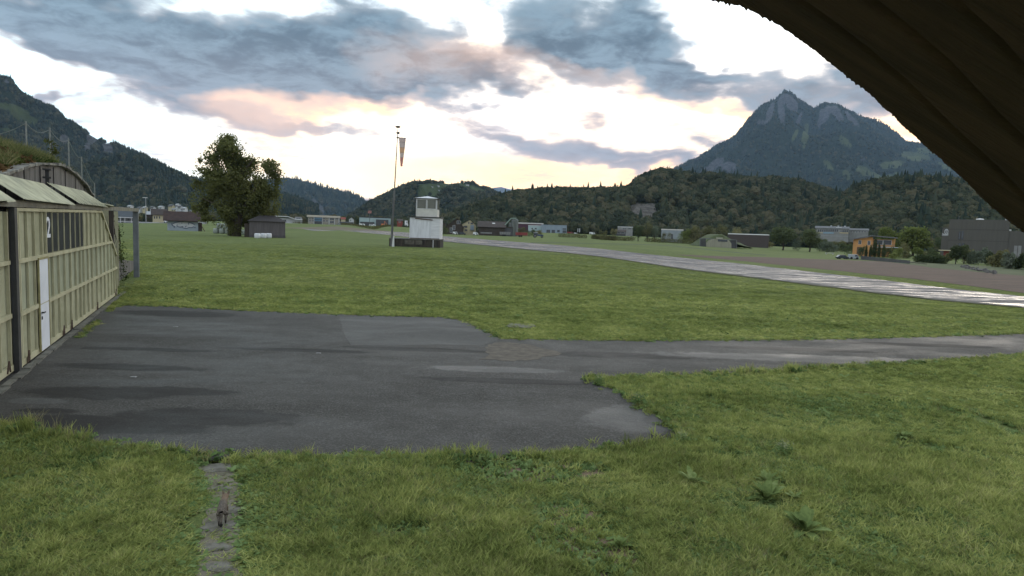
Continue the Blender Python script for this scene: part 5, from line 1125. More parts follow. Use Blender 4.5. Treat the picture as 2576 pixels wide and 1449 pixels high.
# lower white cabin
rt = empty('lookout', 'two storey white lookout cabin with glazed upper room on the platform', 'cabin', (x0, YT+.25, zb+zt)); zq = zt
def LC(px, py): a, b = XZ(px, py, YT+.25); return a-x0, b-zb-zq
a0, h0 = LC(1031, 546.5); a1, _ = LC(1107, 546.5); asx = LC(1084.5, 560)[0]
MB().box(a0, asx, 0, 3.6, 0.02, h0).build('wall', TW, rt); MB().box(asx+.01, a1, -.03, 3.6, 0.0, h0-.01).build('sliding_panel', mat('white_board_panel', (.56, .56, .57), .7, .12, 1., stretch=(.6, .6, 5)), rt)
MB().box(a0-.12, a1+.12, -.14, 3.7, h0, h0+.14).build('flat_roof', DARKST, rt)
mb = MB(); b0 = LC(1044.5, 548)[0]; b1 = LC(1089, 548)[0]; mb.bar((b0, -.06, h0-.12), (b1, -.06, h0-.28), .09, .12); mb.build('door_rail', RUST, rt)
MB().box(a0+.03, a1-.03, -.05, -.032, .0, .10).build('stained_skirt', RUST, rt)
c0, hc1 = LC(1045.5, 499); c1, hc0 = LC(1098, 544); D0, D1 = .5, 3.2
MB().box(c0, c1, D0, D1, h0+.14, LC(1045, 525)[1]).build('cab_wall', TW2, rt)
zs, ze = LC(1045, 525)[1], hc1-.02
gl = mat('clear_cab_glass', (.11, .115, .095), .25, .15, .7, spec=.5)
for (u0, u1) in ((1048.5, 1070.5), (1074.5, 1095.5)):
    p_, q_ = LC(u0, 510)[0], LC(u1, 510)[0]; mb = MB(); mb.box(p_-.07, q_+.07, D0-.04, D0+.03, zs, zs+.08); mb.box(p_-.07, q_+.07, D0-.04, D0+.03, ze-.1, ze); mb.box(p_-.07, p_, D0-.04, D0+.03, zs+.08, ze-.1); mb.box(q_, q_+.07, D0-.04, D0+.03, zs+.08, ze-.1); w0 = mb.build('window', FRW, rt)
    MB().box(p_, q_, D0-.01, D0+.01, zs+.08, ze-.1).build('pane', gl, w0); MB().box(q_-.14, q_-.09, D0-.03, D0-.012, zs+.08, ze-.1).build('sash', DARKST, w0)
for yy in (D0+.5, D0+1.75):
    for xx in (c0, c1): MB().box(xx-.01 if xx == c0 else xx-.03, xx+.03 if xx == c0 else xx+.01, yy, yy+1.0, zs+.06, ze-.1).build('side_pane', gl, rt)
mb = MB()
for xx in (c0, (c0+c1)/2-.06, c1-.08): mb.box(xx, xx+.08, D0, D0+.1, zs, ze)
for xx in (c0, c1-.08):
    mb.box(xx, xx+.08, D1-.1, D1, zs, ze); mb.box(xx, xx+.08, D0+1.45, D0+1.6, zs, ze)
mb.build('cab_post', TW, rt)
MB().box(c0+.02, c1-.02, D1-.06, D1-.02, zs, ze).build('rear_wall', DGREY, rt)
MB().bar((c0-.05, D0-.02, h0+.1), (c0-.05, D0-.02, ze), .07).build('drainpipe', DARKST, rt)
za = LC(1071, 491.5)[1]; mb = MB(); o_ = .16; mb.box(c0-o_, c1+o_, D0-o_, D1+o_, ze, ze+.10); mb.build('eave', DARKST, rt)
mb = MB(); m_x, m_y = (c0+c1)/2, (D0+D1)/2; P4 = [(c0-o_*1.2, D0-o_*1.2, ze+.102), (c1+o_*1.2, D0-o_*1.2, ze+.102), (c1+o_*1.2, D1+o_*1.2, ze+.102), (c0-o_*1.2, D1+o_*1.2, ze+.102), (m_x, m_y, max(za, ze+.45))]
mb.add(P4, [(0, 1, 4), (1, 2, 4), (2, 3, 4), (3, 0, 4), (3, 2, 1, 0)]); mb.build('pyramid_roof', mat('white_roof_sheet', (.50, .51, .52), .5, .1, 1.), rt)
# leaning pole with its discs, and the sock it carries
pb = XT(985, 600, YT-.3); pt = XT(1001.3, 319, YT-.3); rt = empty('mast', 'slim leaning windsock mast with three small discs at its tip', 'mast', (pb[0], YT-.3, zb))
dx, hz2 = pt[0]-pb[0], pt[1]-zb
MAST = mat('dull_mast', (.10, .10, .098), .6, .25, 1.); 
MB().tube([(-.03, 0, -.3), (dx*.45, 0, hz2*.47)], [.17, .12], 8).build('lower_tube', MAST, rt); MB().tube([(dx*.45, 0, hz2*.47), (dx*.98, 0, hz2*.985)], [.085, .035], 8).build('upper_tube', MAST, rt)
def frac(pyv): return (600-pyv)/(600-319)
for pyv, r_, t_ in ((319, .36, .14), (333, .26, .14), (343.5, .22, .08)):
    f = frac(pyv); cx_ = dx*f*.99+(.05 if pyv > 320 else 0); mb = MB(); M4 = Matrix.Translation((cx_, 0, hz2*f)); mb.lathe([(r_*.5, -t_), (r_, -t_*.2), (r_*.9, t_*.5), (.03, t_)], 14, M4); mb.build('disc', DARKST, rt)
f = frac(347); MB().bar((dx*f, 0, hz2*f), (dx*f+.95, 0, hz2*f+.05), .04).build('swivel_arm', MAST, rt)
s0 = XT(1008, 347.3, YT-.3); s1 = XT(1003.5, 418.7, YT-.3); s0 = XT(1012, 347.5, YT-.3); s1 = XT(1010.2, 418.5, YT-.3)
rt = empty('windsock', 'limp faded windsock in pale, orange and rose bands', 'windsock', (s0[0], YT-.3, s0[1])); Hs = s1[1]-s0[1]; R0 = .47; R1 = .13
bands = [(0, .15, (.55, .43, .41)), (.15, .335, (.55, .45, .43)), (.335, .52, (.62, .38, .24)), (.52, .69, (.58, .46, .43)), (.69, 1., (.55, .24, .21))]
for i, (a, b, c_) in enumerate(bands):
    mm = mat('sock_cloth_%d' % i, c_, .9, .12, 3.); nt = NT(mm.node_tree); pr_ = mm.node_tree.nodes['Principled BSDF']; 
    V = []; n = 20; K = 5
    for k in range(K+1):
        f = a+(b-a)*k/K
        for j in range(n):
            th = 2*math.pi*j/n; rr_ = (R0+(R1-R0)*f)*(1+.07*math.sin(3*th+f*5)+.05*math.sin(5*th+f*11)*f); V.append((rr_*math.cos(th)+(s1[0]-s0[0])*f, rr_*.55*math.sin(th), Hs*f))
    me = npmesh('band', V, [(k*n+j, k*n+(j+1) % n, (k+1)*n+(j+1) % n, (k+1)*n+j) for k in range(K) for j in range(n)], True); o = link('cloth_band', me, mm, rt)
    for nm in ('Transmission Weight',): pass
mb = MB(); n = 20; mb.tube([(R0*math.cos(6.283*j/n), R0*.55*math.sin(6.283*j/n), .02) for j in range(n+1)], .025, 5); mb.build('hoop', DARKST, rt)
for a in (.15, .335, .52, .69): rr_ = R0+(R1-R0)*a; mb = MB(); mb.tube([(rr_*1.03*math.cos(6.283*j/n)+(s1[0]-s0[0])*a, rr_*.57*math.sin(6.283*j/n), Hs*a) for j in range(n+1)], .012, 4); mb.build('seam', RUST, rt)
a, _ = XT(991.5, 610, YT-.9); o = MB().prism([(-.2, -.2), (.16, -.2), (.12, 1.45), (-.02, 1.45)], -.05, .05).build('marker_board', FRW, None, (a, YT-1.6, g1(a, YT-1.6))); tag(o, 'narrow white board leaning against the platform front', 'board')

# ================================================================== CENTRE-LEFT DISTANCE
rt, L, he, W_, ro = bld('hall', 'white building with a long roof curving down to its entrance', 'building', 694, 760.5, 551, 563.3, 470, 12, 'flat', 549.5, WALLW, WALLW, win=((745, 756, 547.5, 553), (711, 720, 552.5, 556)))
mb = MB(); top = [L(690, 543.5), L(724, 545), L(738, 549.5), L(744, 553), L(760, 552.5)]
for p, q_ in zip(top[:-1], top[1:]): mb.prism([(p[0], p[1]-.25), (q_[0], q_[1]-.25), (q_[0], q_[1]+.25), (p[0], p[1]+.25)], -2.5, 12)
mb.build('sweeping_roof', FRW, rt); MB().box(L(742, 0)[0], L(759.5, 0)[0], .2, 9, 2, L(750, 545.5)[1]).build('upper_storey', WALLG, rt)
rt, L, he, W_, ro = bld('apartment_block', 'beige flat roofed apartment block with a blue glazed balcony', 'building', 775, 853, 547, 563.3, 475, 11, 'flat', 542, mat('beige_render', (.27, .25, .21), .85, .15, .6), mat('pale_beige_roof', (.48, .43, .36), .8, .12, .6), ov=3., win=((777, 782, 549, 551.5), (784, 789, 549, 551.5), (777, 782, 554, 557), (784, 789, 554, 557), (812, 818, 554, 557), (820, 826, 554, 557), (812, 818, 549, 551), (830, 840, 549, 553), (830, 840, 556, 561), (845, 851, 549, 552)))
MB().box(L(791.5, 0)[0], L(809.5, 0)[0], -1.2, 0, L(0, 557)[1], L(0, 547.8)[1]).build('balcony', mat('blue_glazing', (.09, .16, .22), .3, .2, 1.), rt); MB().box(L(791, 0)[0], L(810, 0)[0], -1.3, -.0, L(0, 553)[1], L(0, 552)[1]).build('balcony_floor', DARKST, rt); MB().box(L(791, 0)[0], L(810, 0)[0], -1.25, .0, 0, L(0, 558)[1]).build('garage_shade', DGREY, rt)  # dark box below the balcony: the opening's shade is put into its colour
for px in (790, 811, 828, 842, 853): MB().box(L(px, 0)[0]-.25, L(px, 0)[0]+.25, -.35, 0, 0, he-.02).build('column', WALLW, rt)
bld('shed', 'low grey shed with a pale flat roof between the block and the teal hall', 'shed', 854, 889, 559.3, 565, 470, 8, 'flat', 557.8, DGREY, WALLG)
bld('house', 'small red roofed house above the low grey shed', 'house', 858, 869, 552, 560, 560, 7, 'gx', 547, WALLC, REDW)
bld('house', 'small white house with dark roof beside the teal hall', 'house', 878, 890, 552, 561, 550, 8, 'gy', 547, WALLW, ROOFG, win=((881, 883, 553, 556),))
rt, L, he, W_, ro = bld('hall', 'long pale teal hall with a dark open bay', 'building', 904, 983, 548.2, 566, 470, 16, 'flat', 546.2, TEALW, DARKST, ov=.6)
MB().box(L(946, 0)[0], L(977, 0)[0], -3.5, 0, 0, L(0, 552)[1]).build('bay_shade', DGREY, rt); MB().box(L(906, 0)[0], L(942, 0)[0], -.08, 0, 0, L(0, 558.8)[1]).build('dark_base', DGREY, rt)  # the bay is a solid box, its inner shade given as dark colour
def mtop(rt, h): MB().box(-1.2, 1.2, -.4, .4, h-1.8, h).build('antenna_head', mat('red_white_head', (.35, .17, .15), .6, .5, 3.), rt)
pole('antenna_mast', 'red topped lattice mast in front of the teal hall', 'mast', 930, 565, 530, 462, .22, STEEL, None, mtop)
c = G(963, 567); Y = 450; x, _ = XZ(963, 567, Y); rt = empty('excavator', 'orange excavator with its boom raised beside the teal hall', 'excavator', (x, Y, g1(x, Y))); OR = mat('orange_machine', (.45, .15, .06), .5, .2, 1.)
MB().box(-1.4, 1.4, 0, 2.2, 0, .7).build('track', TYRE, rt); MB().box(-1.2, 1.0, .1, 2, .72, 1.8).build('body', OR, rt); MB().box(-.2, .7, .2, 1.2, 1.8, 2.6).build('cab', GL, rt); MB().bar((.5, 1, 1.5), (1.0, 1, 3.5), .35).bar((1.0, 1, 3.5), (2.4, 1, 1.4), .26).build('boom', OR, rt)
vehicle('car', 'white car parked before the dark bay of the teal hall', 'car', 928, 944, 568.3, 564.3, VW, 'car', 'vehicles by the teal hall', Y=440)
vehicle('truck', 'white flat truck near the low grey shed', 'truck', 903, 917, 567.5, 562.5, VW, 'van', 'vehicles by the teal hall', Y=445)
vehicle('car', 'pale car at the corner of the apartment block', 'car', 848, 857, 565.5, 561.8, VS, 'car', 'vehicles by the teal hall', Y=450)
vehicle('car', 'sand coloured car between shed and hall', 'car', 874, 884, 566.8, 562.8, mat('sand_paint', (.38, .30, .2), .4, .1), 'car', 'vehicles by the teal hall', Y=445)
bld('house', 'red house just left of the white lookout', 'house', 999, 1013, 556, 567, 470, 8, 'gx', 551, REDW, ROOFB, win=((1003, 1007, 557, 560),))
vehicle('van', 'white box truck parked left of the lookout', 'van', 1018, 1026, 566.5, 555, VW, 'van', None, Y=470)
def hedge(name, label, pts, hgt, dep, m_, n, size=.16, seed=3, kind=None):
    """leafy band along ground pixels"""
    W = [G(*p) for p in pts]; B = []; r = random.Random(seed)
    for a, b in zip(W[:-1], W[1:]):
        k = max(2, int((b-a).length/1.2))
        for i in range(k):
            p = a.lerp(b, i/k); d = (b-a).normalized(); nn = Vector((-d.y, d.x, 0)); 
            if nn.y < 0: nn = -nn
            q_ = p+nn*dep*.5; B.append((q_.x, q_.y, g1(q_.x, q_.y)+hgt*.5*r.uniform(.85, 1.05), .9, dep*.5+.3, hgt*.52))
    V, Fq = leafcloud(B, n, size, seed, shell=.6); o = link(name, npmesh(name, V, Fq), m_); return tag(o, label, 'hedge' if not kind else 'crop', None, kind)
MAIZE = leafmat('maize_leaves', ((.045, .050, .022), (.085, .085, .038), (.20, .165, .08)), .25, .5, .2)
hedge('maize_crop', 'strip of ripening maize along the far side of the airfield', [(1400, 596.5), (1470, 600), (1527, 604.5), (1612, 608), (1690, 612.5), (1762, 617)], 2.3, 9, MAIZE, 15000, .17, 4, 'stuff')
hedge('maize_crop', 'low band of maize in front of the apartment block and halls', [(715, 568.5), (800, 569.5), (900, 571.5), (985, 576)], 1.3, 14, MAIZE, 9000, .2, 5, 'stuff')
hedge('hedge', 'dark clipped hedge between the maize band and the lookout', [(1001, 576), (1031, 579)], 1.7, 3, LFD, 1500, .14, 6)

# ================================================================== FARM
YF = 335
rt, L, he, W_, ro = bld('farmhouse', 'large brown farmhouse with a steep asymmetric gable and a white dormer window', 'farmhouse', 1121, 1166, 571, 591, YF, 12, 'gy', 549, WALLB, ROOFB, ridge=.64, win=((1149.5, 1158.5, 555, 563), (1132, 1138, 573, 585), (1139, 1145, 567, 578)), frames=True)
MB().box(-W_/2-5, -W_/2, 2, 10, 0, 5.5).build('side_barn', WALLB, rt)
rt, L, he, W_, ro = bld('house', 'cream three storey house with dark window openings beside the farmhouse', 'house', 1160, 1197, 566, 591, YF+5, 10, 'gy', 552.5, WALLC, ROOFB, ridge=.6, win=((1161, 1164, 568, 572), (1166, 1169, 568, 572), (1169.5, 1175.5, 568, 572.5), (1169.5, 1175.5, 577, 581), (1161, 1164, 577, 581), (1178, 1181, 558, 563), (1184, 1190, 560, 564)), winm=DARKST)
MB().box(L(1183.5, 0)[0], L(1192, 0)[0], -.8, 0, L(0, 579)[1], L(0, 566)[1]).build('balcony', BLUEW, rt)
rt, L, he, W_, ro = bld('barn', 'long brown barn with four skylights in its roof', 'barn', 1204, 1270, 572, 591.5, YF-5, 13, 'gx', 557, WALLB, ROOFB, ov=.7, ridge=.5)
for k_, (px, py) in enumerate(((1220.5, 562), (1226, 568), (1242, 563), (1247, 569))):
    xx, zz_ = L(px, py); f = min(.9, max(.1, (zz_-he)/(L(px, 557)[1]-he))); 
    mb = MB(); yy = 6.5*f; mb.add([(xx-.7, yy-.5, he+(L(px, 557)[1]-he)*(f-.08)+.3), (xx+.7, yy-.5, he+(L(px, 557)[1]-he)*(f-.08)+.3), (xx+.7, yy+.5, he+(L(px, 557)[1]-he)*(f+.08)+.3), (xx-.7, yy+.5, he+(L(px, 557)[1]-he)*(f+.08)+.3)], [(0, 1, 2, 3)]); mb.build('skylight', FRW, rt)
MB().box(L(1209, 0)[0], L(1238, 0)[0], -.05, 0, 1.0, 1.6).build('vent_strip', WALLG, rt)
bld('shed', 'small brown annex between the barn and the silos', 'shed', 1269.5, 1289, 573, 591, YF-4, 8, 'flat', 570.5, DGREY, WALLB)
SILO = mat('silo_metal', (.135, .145, .135), .6, .25, .6, stretch=(2, 2, .3))
rt = empty('silo_group', 'pair of tall grey green silos with a slanting conveyor at the barn end', 'silo', (*[XZ(1296, 590, YF-2)[0], YF-2], g1(0, YF))); xs = XZ(1296, 590, YF-2)[0]; zs_ = g1(0, YF)
for px, top_, r_ in ((1292, 552, 1.05), (1299.5, 551, .95), (1284, 560, .8)):
    xx, zz_ = XZ(px, top_, YF-2); mb = MB(); mb.lathe([(r_, 0), (r_, zz_-zs_-.5), (r_*.3, zz_-zs_)], 12, Matrix.Translation((xx-xs, 1, 0))); mb.build('silo_tube', SILO, rt, smooth=False)
c0_ = XZ(1265, 571.5, YF-2); c1_ = XZ(1286, 549, YF-2); c2_ = XZ(1299, 549, YF-2); MB().bar((c0_[0]-xs, 0, c0_[1]-zs_), (c1_[0]-xs, 0, c1_[1]-zs_), .55).bar((c1_[0]-xs, 0, c1_[1]-zs_), (c2_[0]-xs, 0, c2_[1]-zs_), .5).build('conveyor', mat('conveyor_green', (.20, .26, .22), .6, .2), rt)
def trailer(name, label, px0, px1, pyb, pyt, body, Y, ribs=False):
    X0, zt_ = XZ(px0, pyt, Y); X1, _ = XZ(px1, pyt, Y); zb_ = g1(X0, Y); rt = empty(name, label, 'trailer', ((X0+X1)/2, Y, zb_), 0, 'farm trailers'); a = (X1-X0)/2; h = zt_-zb_
    MB().prism([(-a, h*.38), (a, h*.38), (a*1.03, h), (-a*1.03, h)], 0, 2.2).build('box', body, rt)
    if ribs:
        for k in range(7): MB().box(-a+.1+k*(2*a-.35)/6, -a+.22+k*(2*a-.35)/6, -.1, -.01, h*.42, h*.96).build('rib', DARKST, rt)
    MB().bar((-a, 1.1, h*.33), (a+1.2, 1.1, h*.28), .16).build('drawbar', DARKST, rt)
    for xx in (-a*.35, a*.0):
        for yy in (.1, 2.1): mb = MB(); mb.lathe([(.2, -.15), (.48, -.15), (.48, .15), (.2, .15)], 14, Matrix.Translation((xx, yy, .48)) @ Matrix.Rotation(math.pi/2, 4, 'X')); mb.build('wheel', TYRE, rt)
    return rt
trailer('farm_trailer', 'grey ribbed farm trailer parked before the brown barn', 1257, 1284, 594.5, 583.2, WALLG, 318, True)
bpy.data.objects['farm_trailer'].location.x -= 0
trailer('farm_trailer', 'red farm trailer parked below the silos', 1297, 1327, 596.5, 584.2, VR, 305)
# (the two trailers and the tractor stand in one row)
def tractor():
    Y = 300; X0, zt_ = XZ(1339, 584.5, Y); X1, _ = XZ(1368, 584.5, Y); zb_ = g1(X0, Y); rt = empty('tractor', 'dark blue tractor standing right of the red trailer', 'tractor', ((X0+X1)/2, Y, zb_)); a = (X1-X0)/2; BL_ = mat('dark_blue_machine', (.035, .05, .10), .4, .15, 1.)
    MB().prism([(-.1, .8), (a*.95, .8), (a*.95, 1.35), (a*.8, 1.5), (-.1, 1.55)], .5, 1.4).build('hood', BL_, rt); MB().prism([(-a*.75, .9), (.0, .9), (-.1, 2.3), (-a*.7, 2.3)], .35, 1.5).build('cab', GL, rt); MB().box(-a*.8, .05, .3, 1.55, 2.3, 2.42).build('cab_roof', FRW, rt)
    for xx, r_ in ((-a*.5, .78), (a*.7, .5)):
        for yy in (.1, 1.8): mb = MB(); mb.lathe([(r_*.45, -.22), (r_, -.18), (r_, .18), (r_*.45, .22)], 16, Matrix.Translation((xx, yy, r_)) @ Matrix.Rotation(math.pi/2, 4, 'X')); w_ = mb.build('wheel', TYRE, rt); mb = MB(); mb.lathe([(.02, -.24), (r_*.45, -.24), (r_*.45, .24), (.02, .24)], 12, Matrix.Translation((xx, yy, r_)) @ Matrix.Rotation(math.pi/2, 4, 'X')); mb.build('rim', WALLG, w_)
tractor()
vehicle('van', 'white cab pickup at the foot of the big farmhouse', 'van', 1139, 1151, 590.5, 583, VW, 'van', 'vehicles in the farmyard', Y=325)
vehicle('car', 'dark farm vehicle before the cream house', 'car', 1153, 1172, 591.5, 584, VD, 'car', 'vehicles in the farmyard', Y=320)
vehicle('van', 'small white horse box between the cream house and the barn', 'van', 1190, 1202.5, 592, 584, VW, 'van', 'vehicles in the farmyard', Y=318)
# industrial halls right of the farm
bld('hall', 'industrial hall with a pale ribbed roof and dark red wall behind the bushes', 'building', 1304, 1367, 563.5, 587, 470, 15, 'flat', 560.5, mat('plum_wall', (.075, .035, .05), .8, .1), mat('pale_roof_ribs', (.52, .50, .47), .6, .15, .6))
rt, L, he, W_, ro = bld('hall', 'low teal grey hall with white edged roof between the two larger halls', 'building', 1329, 1364, 568, 588, 455, 9, 'flat', 566.8, TEALW, FRW, win=((1337, 1341, 573, 577), (1345, 1350, 573, 577)))
bld('hall', 'blue grey industrial hall with large square windows', 'building', 1362, 1426, 567.3, 588.5, 450, 14, 'flat', 565.9, BLUEW, BLUEW, win=((1375, 1384, 578, 586), (1388, 1396, 578.5, 586), (1402, 1408, 578.5, 584), (1415.5, 1424, 574.5, 577.5), (1415.5, 1424, 579.5, 585.5)), winm=DARKST)
vehicle('truck', 'red and white truck at the right end of the blue grey hall', 'truck', 1427, 1443, 590, 583.5, VR, 'van', 'vehicles by the blue hall', Y=445)
vehicle('van', 'small white van right of the red truck', 'van', 1444, 1452, 590.5, 585.5, VW, 'van', 'vehicles by the blue hall', Y=445)
vehicle('van', 'white van alone on the far road above the maize', 'van', 1483, 1497, 591, 584, VW, 'van', 'vehicles by the blue hall', Y=445)
for px, lab in ((1453, 'left one of the two white flags above the maize'), (1457.5, 'right one of the two white flags above the maize')):
    x, z = XZ(px, 574, 440); zb_ = g1(x, 440); rt = empty('flag', lab, 'flag', (x, 440, zb_), 0, 'white flags'); MB().tube([(0, 0, 0), (0, 0, z-zb_)], .05, 6).build('flagpole', STEEL, rt); MB().box(.05, .5, -.02, .02, (z-zb_)*.3, z-zb_-.1).build('cloth', WALLW, rt)
# little dark shelter in the maize
rt, L, he, W_, ro = bld('shelter', 'small dark open shelter standing in front of the maize', 'shelter', 1526.5, 1542, 595, 604, None, 3, 'flat', 593.6, DGREY, WALLG, ov=.6)
bld('house', 'grey flat roofed house behind the round dark tree', 'house', 1554, 1592, 572, 590, 460, 10, 'flat', 570, WALLG, WALLW, win=((1566, 1576, 574, 577), (1580, 1588, 574, 577)))
bld('house', 'low house with a white balcony left of the round dark tree', 'house', 1549, 1574, 583, 594, 430, 8, 'gx', 578, DGREY, ROOFB, win=((1553, 1571, 583, 587),))
bld('building', 'pale two part building with a bright roof edge between tree groups', 'building', 1664, 1719, 579, 604, 360, 12, 'flat', 576.5, mat('pale_grey_cladding', (.26, .29, .31), .7, .12, .5), mat('bright_edge', (.60, .56, .52), .6, .1), win=((1667, 1675, 587, 593), (1688, 1694, 588, 602)))
rt, L, he, W_, ro = bld('hall', 'long low hall with a gleaming white roof edge beyond the bunker', 'building', 1832, 1935, 590.5, 612, 330, 18, 'flat', 588.4, mat('plum_brown_boards', (.075, .062, .058), .9, .2), mat('gleaming_edge', (.75, .75, .74), .5, .05))

# ================================================================== SECOND SHELTER (far)
YB = G(1800, 622).y; xb_, _ = XZ(1808, 622, YB); zb_ = g1(xb_, YB)
rt = empty('hangar', 'small distant aircraft shelter with a beige door and open steel frames on both sides', 'hangar', (xb_, YB, zb_))
def LB_(px, py): a, b = XZ(px, py or 615, YB); return a-xb_, b-zb_
MB().prism([LB_(*p) for p in ((1776.5, 625), (1776.5, 611), (1784, 604), (1797, 600.5), (1825, 601), (1833, 604), (1840, 613), (1840, 625))], 0, .3).build('sliding_door', mat('beige_door', (.26, .25, .19), .7, .15, .5, stretch=(3, 1, .4)), rt)
MB().prism([LB_(*p) for p in ((1801.5, 601), (1801.5, 597.2), (1840-22, 597.8), (1840-22, 602))], -.25, -.02).build('upper_panel', mat('pale_beige', (.33, .32, .25), .7, .15), rt)
MB().prism([LB_(*p) for p in ((1806, 607.5), (1806, 602), (1832-2, 603), (1832-2, 608.5))], -.1, -.02).build('window_band', GL, rt)
mb = MB(); p = [LB_(*q_) for q_ in ((1762, 624), (1762, 599.5), (1854, 604), (1854, 626))]
mb.bar((p[0][0], .5, p[0][1]), (p[1][0], .5, p[1][1]), .25); mb.bar((p[1][0], .5, p[1][1]), (p[2][0], .5, p[2][1]), .28); mb.bar((p[2][0], .5, p[2][1]), (p[3][0], .5, p[3][1]), .25); mb.build('track_frame', STEEL, rt)
MB().prism([LB_(*q_) for q_ in ((1763, 622), (1763, 602), (1777, 601), (1777, 623))], .8, 1.0).build('dark_infill', DGREY, rt); MB().prism([LB_(*q_) for q_ in ((1839, 626), (1839, 603), (1853, 605), (1853, 627))], .8, 1.0).build('dark_infill', DGREY, rt)
V = []; nU, nV = 40, 20
for j in range(nV):
    for i in range(nU):
        f = i/(nU-1); g2 = j/(nV-1); X_ = LB_(1765, 0)[0]+(LB_(1905, 0)[0]-LB_(1765, 0)[0])*f; z = 5.3*max(0, math.sin(math.pi*min(1, f*1.15+.02)) if f < .4 else (1-((f-.4)/.6))**1.1*math.sin(math.pi*.48))*min(1, (g2*4)+.5)*(1 if g2 < .7 else (1-g2)/.3)
        V.append((X_, 1.1+g2*22, z+.3*(float(vnoise(i*.4, j*.7))-.5)))
link('earth_cover', npmesh('earth_cover', V, [(j*nU+i, j*nU+i+1, (j+1)*nU+i+1, (j+1)*nU+i) for j in range(nV-1) for i in range(nU-1)], True), mat('grassy_mound', (.07, .085, .035), .95, .35, .4, .1), rt)

# ================================================================== SCHOOL, ORANGE HOUSE, BROWN BUILDING
wins = [(2058+i*5.2, 2061.5+i*5.2, 577, 583) for i in range(10)]+[(2114+i*5.2, 2118+i*5.2, 579, 584) for i in range(4)]
rt, L, he, W_, ro = bld('school', 'long grey building with rows of windows and coloured panels', 'building', 2052, 2136, 575, 607, 420, 14, 'gx', 569.5, WALLG, ROOFG, ridge=.3, win=wins, ov=.4)
for (a, b, c_, d_, cc_) in ((2071, 2097, 583.5, 588, (.20, .30, .38)), (2112, 2134, 584.5, 587.5, (.42, .34, .20)), (2057, 2070, 583.5, 587, (.36, .33, .25)), (2060, 2134, 592, 595, (.3, .32, .34))):
    mb = MB(); p, q_ = L(a, c_), L(b, d_); mb.box(p[0], q_[0], -.12, -.04, q_[1], p[1]); mb.build('panel', mat('panel_%d' % int(a), cc_, .7, .15), rt)
MB().box(L(2103, 0)[0], L(2118, 0)[0], 1.0, 4, L(0, 577)[1], L(0, 571)[1]).build('dormer', FRW, rt)
for px in (2091, 2109, 2126): MB().box(L(px, 0)[0]-.5, L(px, 0)[0]+.5, 4, 5, he, L(0, 567)[1]).build('chimney', WALLW, rt)
bld('school_wing', 'lower grey wing with pale panels joined to the long school building', 'building', 2136.5, 2185, 579.5, 608, 425, 12, 'gx', 575, WALLG, ROOFG, ridge=.3, win=[(2139+i*7, 2143.5+i*7, 581, 585) for i in range(6)], frames=True)
YO = G(2190, 645).y
rt, L, he, W_, ro = bld('house', 'orange two storey house with a low pitched grey roof and balcony', 'house', 2147, 2196, 603, 645, YO, 10, 'flat', None, ORANGE, ORANGE, win=((2160, 2167, 604.5, 614.5), (2186-3, 2190, 606, 616)), frames=True)
bpy.data.objects.remove(ro)
zw = he; mb = MB(); p = [L(2134, 603.5), L(2194, 594.2), L(2258, 599.8)]
mb.prism([(p[0][0], p[0][1]-.12), (p[1][0], p[1][1]), (p[1][0], p[1][1]+.35), (p[0][0], p[0][1]+.15)], -1.2, 11); mb.prism([(p[1][0], p[1][1]), (p[2][0], p[2][1]-.05), (p[2][0], p[2][1]+.28), (p[1][0], p[1][1]+.35)], -1.2, 11); mb.build('roof', mat('roof_edge_grey', (.13, .13, .135), .6, .15), rt)
mb = MB(); a, b = -W_/2+.02, W_/2-.02; mb.prism([(a, zw), (b, zw), (b, L(2192, 595.3)[1]), (a, L(2148, 602.3)[1])], .05, 9.9); mb.build('gable', ORANGE, rt)
mb = MB(); r0_, r1_ = L(2196, 0)[0], L(2250, 0)[0]; mb.box(r0_, r1_, 1.6, 9.8, 0, L(0, 600.5)[1]); mb.build('recessed_wall', ORANGE, rt)
for (a, b) in ((2199, 2203), (2205.5, 2221), (2222.5, 2243)): mb = MB(); p, q_ = L(a, 603.5), L(b, 616.5); mb.box(p[0], q_[0], 1.5, 1.6, q_[1], p[1]); f_ = mb.build('window', FRW, rt); mb = MB(); mb.box(p[0]+.12, q_[0]-.12, 1.46, 1.49, q_[1]+.12, p[1]-.12); mb.build('pane', GL, f_)
zf = L(0, 619)[1]; MB().box(r0_, L(2272, 0)[0], -1.2, 1.58, zf-.25, zf).build('balcony_floor', WALLW, rt)
mb = MB(); mb.box(r0_, L(2252, 0)[0], -1.2, -1.12, zf+.75, zf+.83)
for k in range(24): xx = r0_+k*(L(2252, 0)[0]-r0_)/23; mb.box(xx-.02, xx+.02, -1.19, -1.13, zf, zf+.75)
mb.build('railing', STEEL, rt); 
for px in (2251,): mb = MB(); mb.box(L(px, 0)[0]-.12, L(px, 0)[0]+.12, -1.0, -.8, zf, L(px, 600)[1]); mb.build('pillar', ORANGE, rt)
p, q_ = L(2156, 621), L(2166, 639); MB().box(p[0], q_[0], -.06, .02, q_[1], p[1]).build('shutter_door', mat('brown_shutter', (.14, .085, .06), .7, .2), rt)
MB().box(L(2240, 0)[0], L(2246, 0)[0], -1.2, -1.0, 0, zf-.26).build('pillar', mat('yellow_pillar', (.5, .4, .12), .8, .1), rt)
vehicle('car', 'dark car parked on the grass beside the orange house', 'car', 2107, 2136, 652, 641.5, VD, 'car', 'cars beside the orange house')
vehicle('van', 'silver van parked between the dark car and the garden fence', 'van', 2137, 2161, 652.5, 640, VS, 'van', 'cars beside the orange house')
c = G(2087, 640); o = MB().box(-1.5, 1.5, -.2, .2, .45, .6).box(-1.3, -1.1, -.2, .2, 0, .45).box(1.1, 1.3, -.2, .2, 0, .45).build('bench', FRW, None, c); tag(o, 'long white plank on trestles in the grass near the parked cars', 'plank')
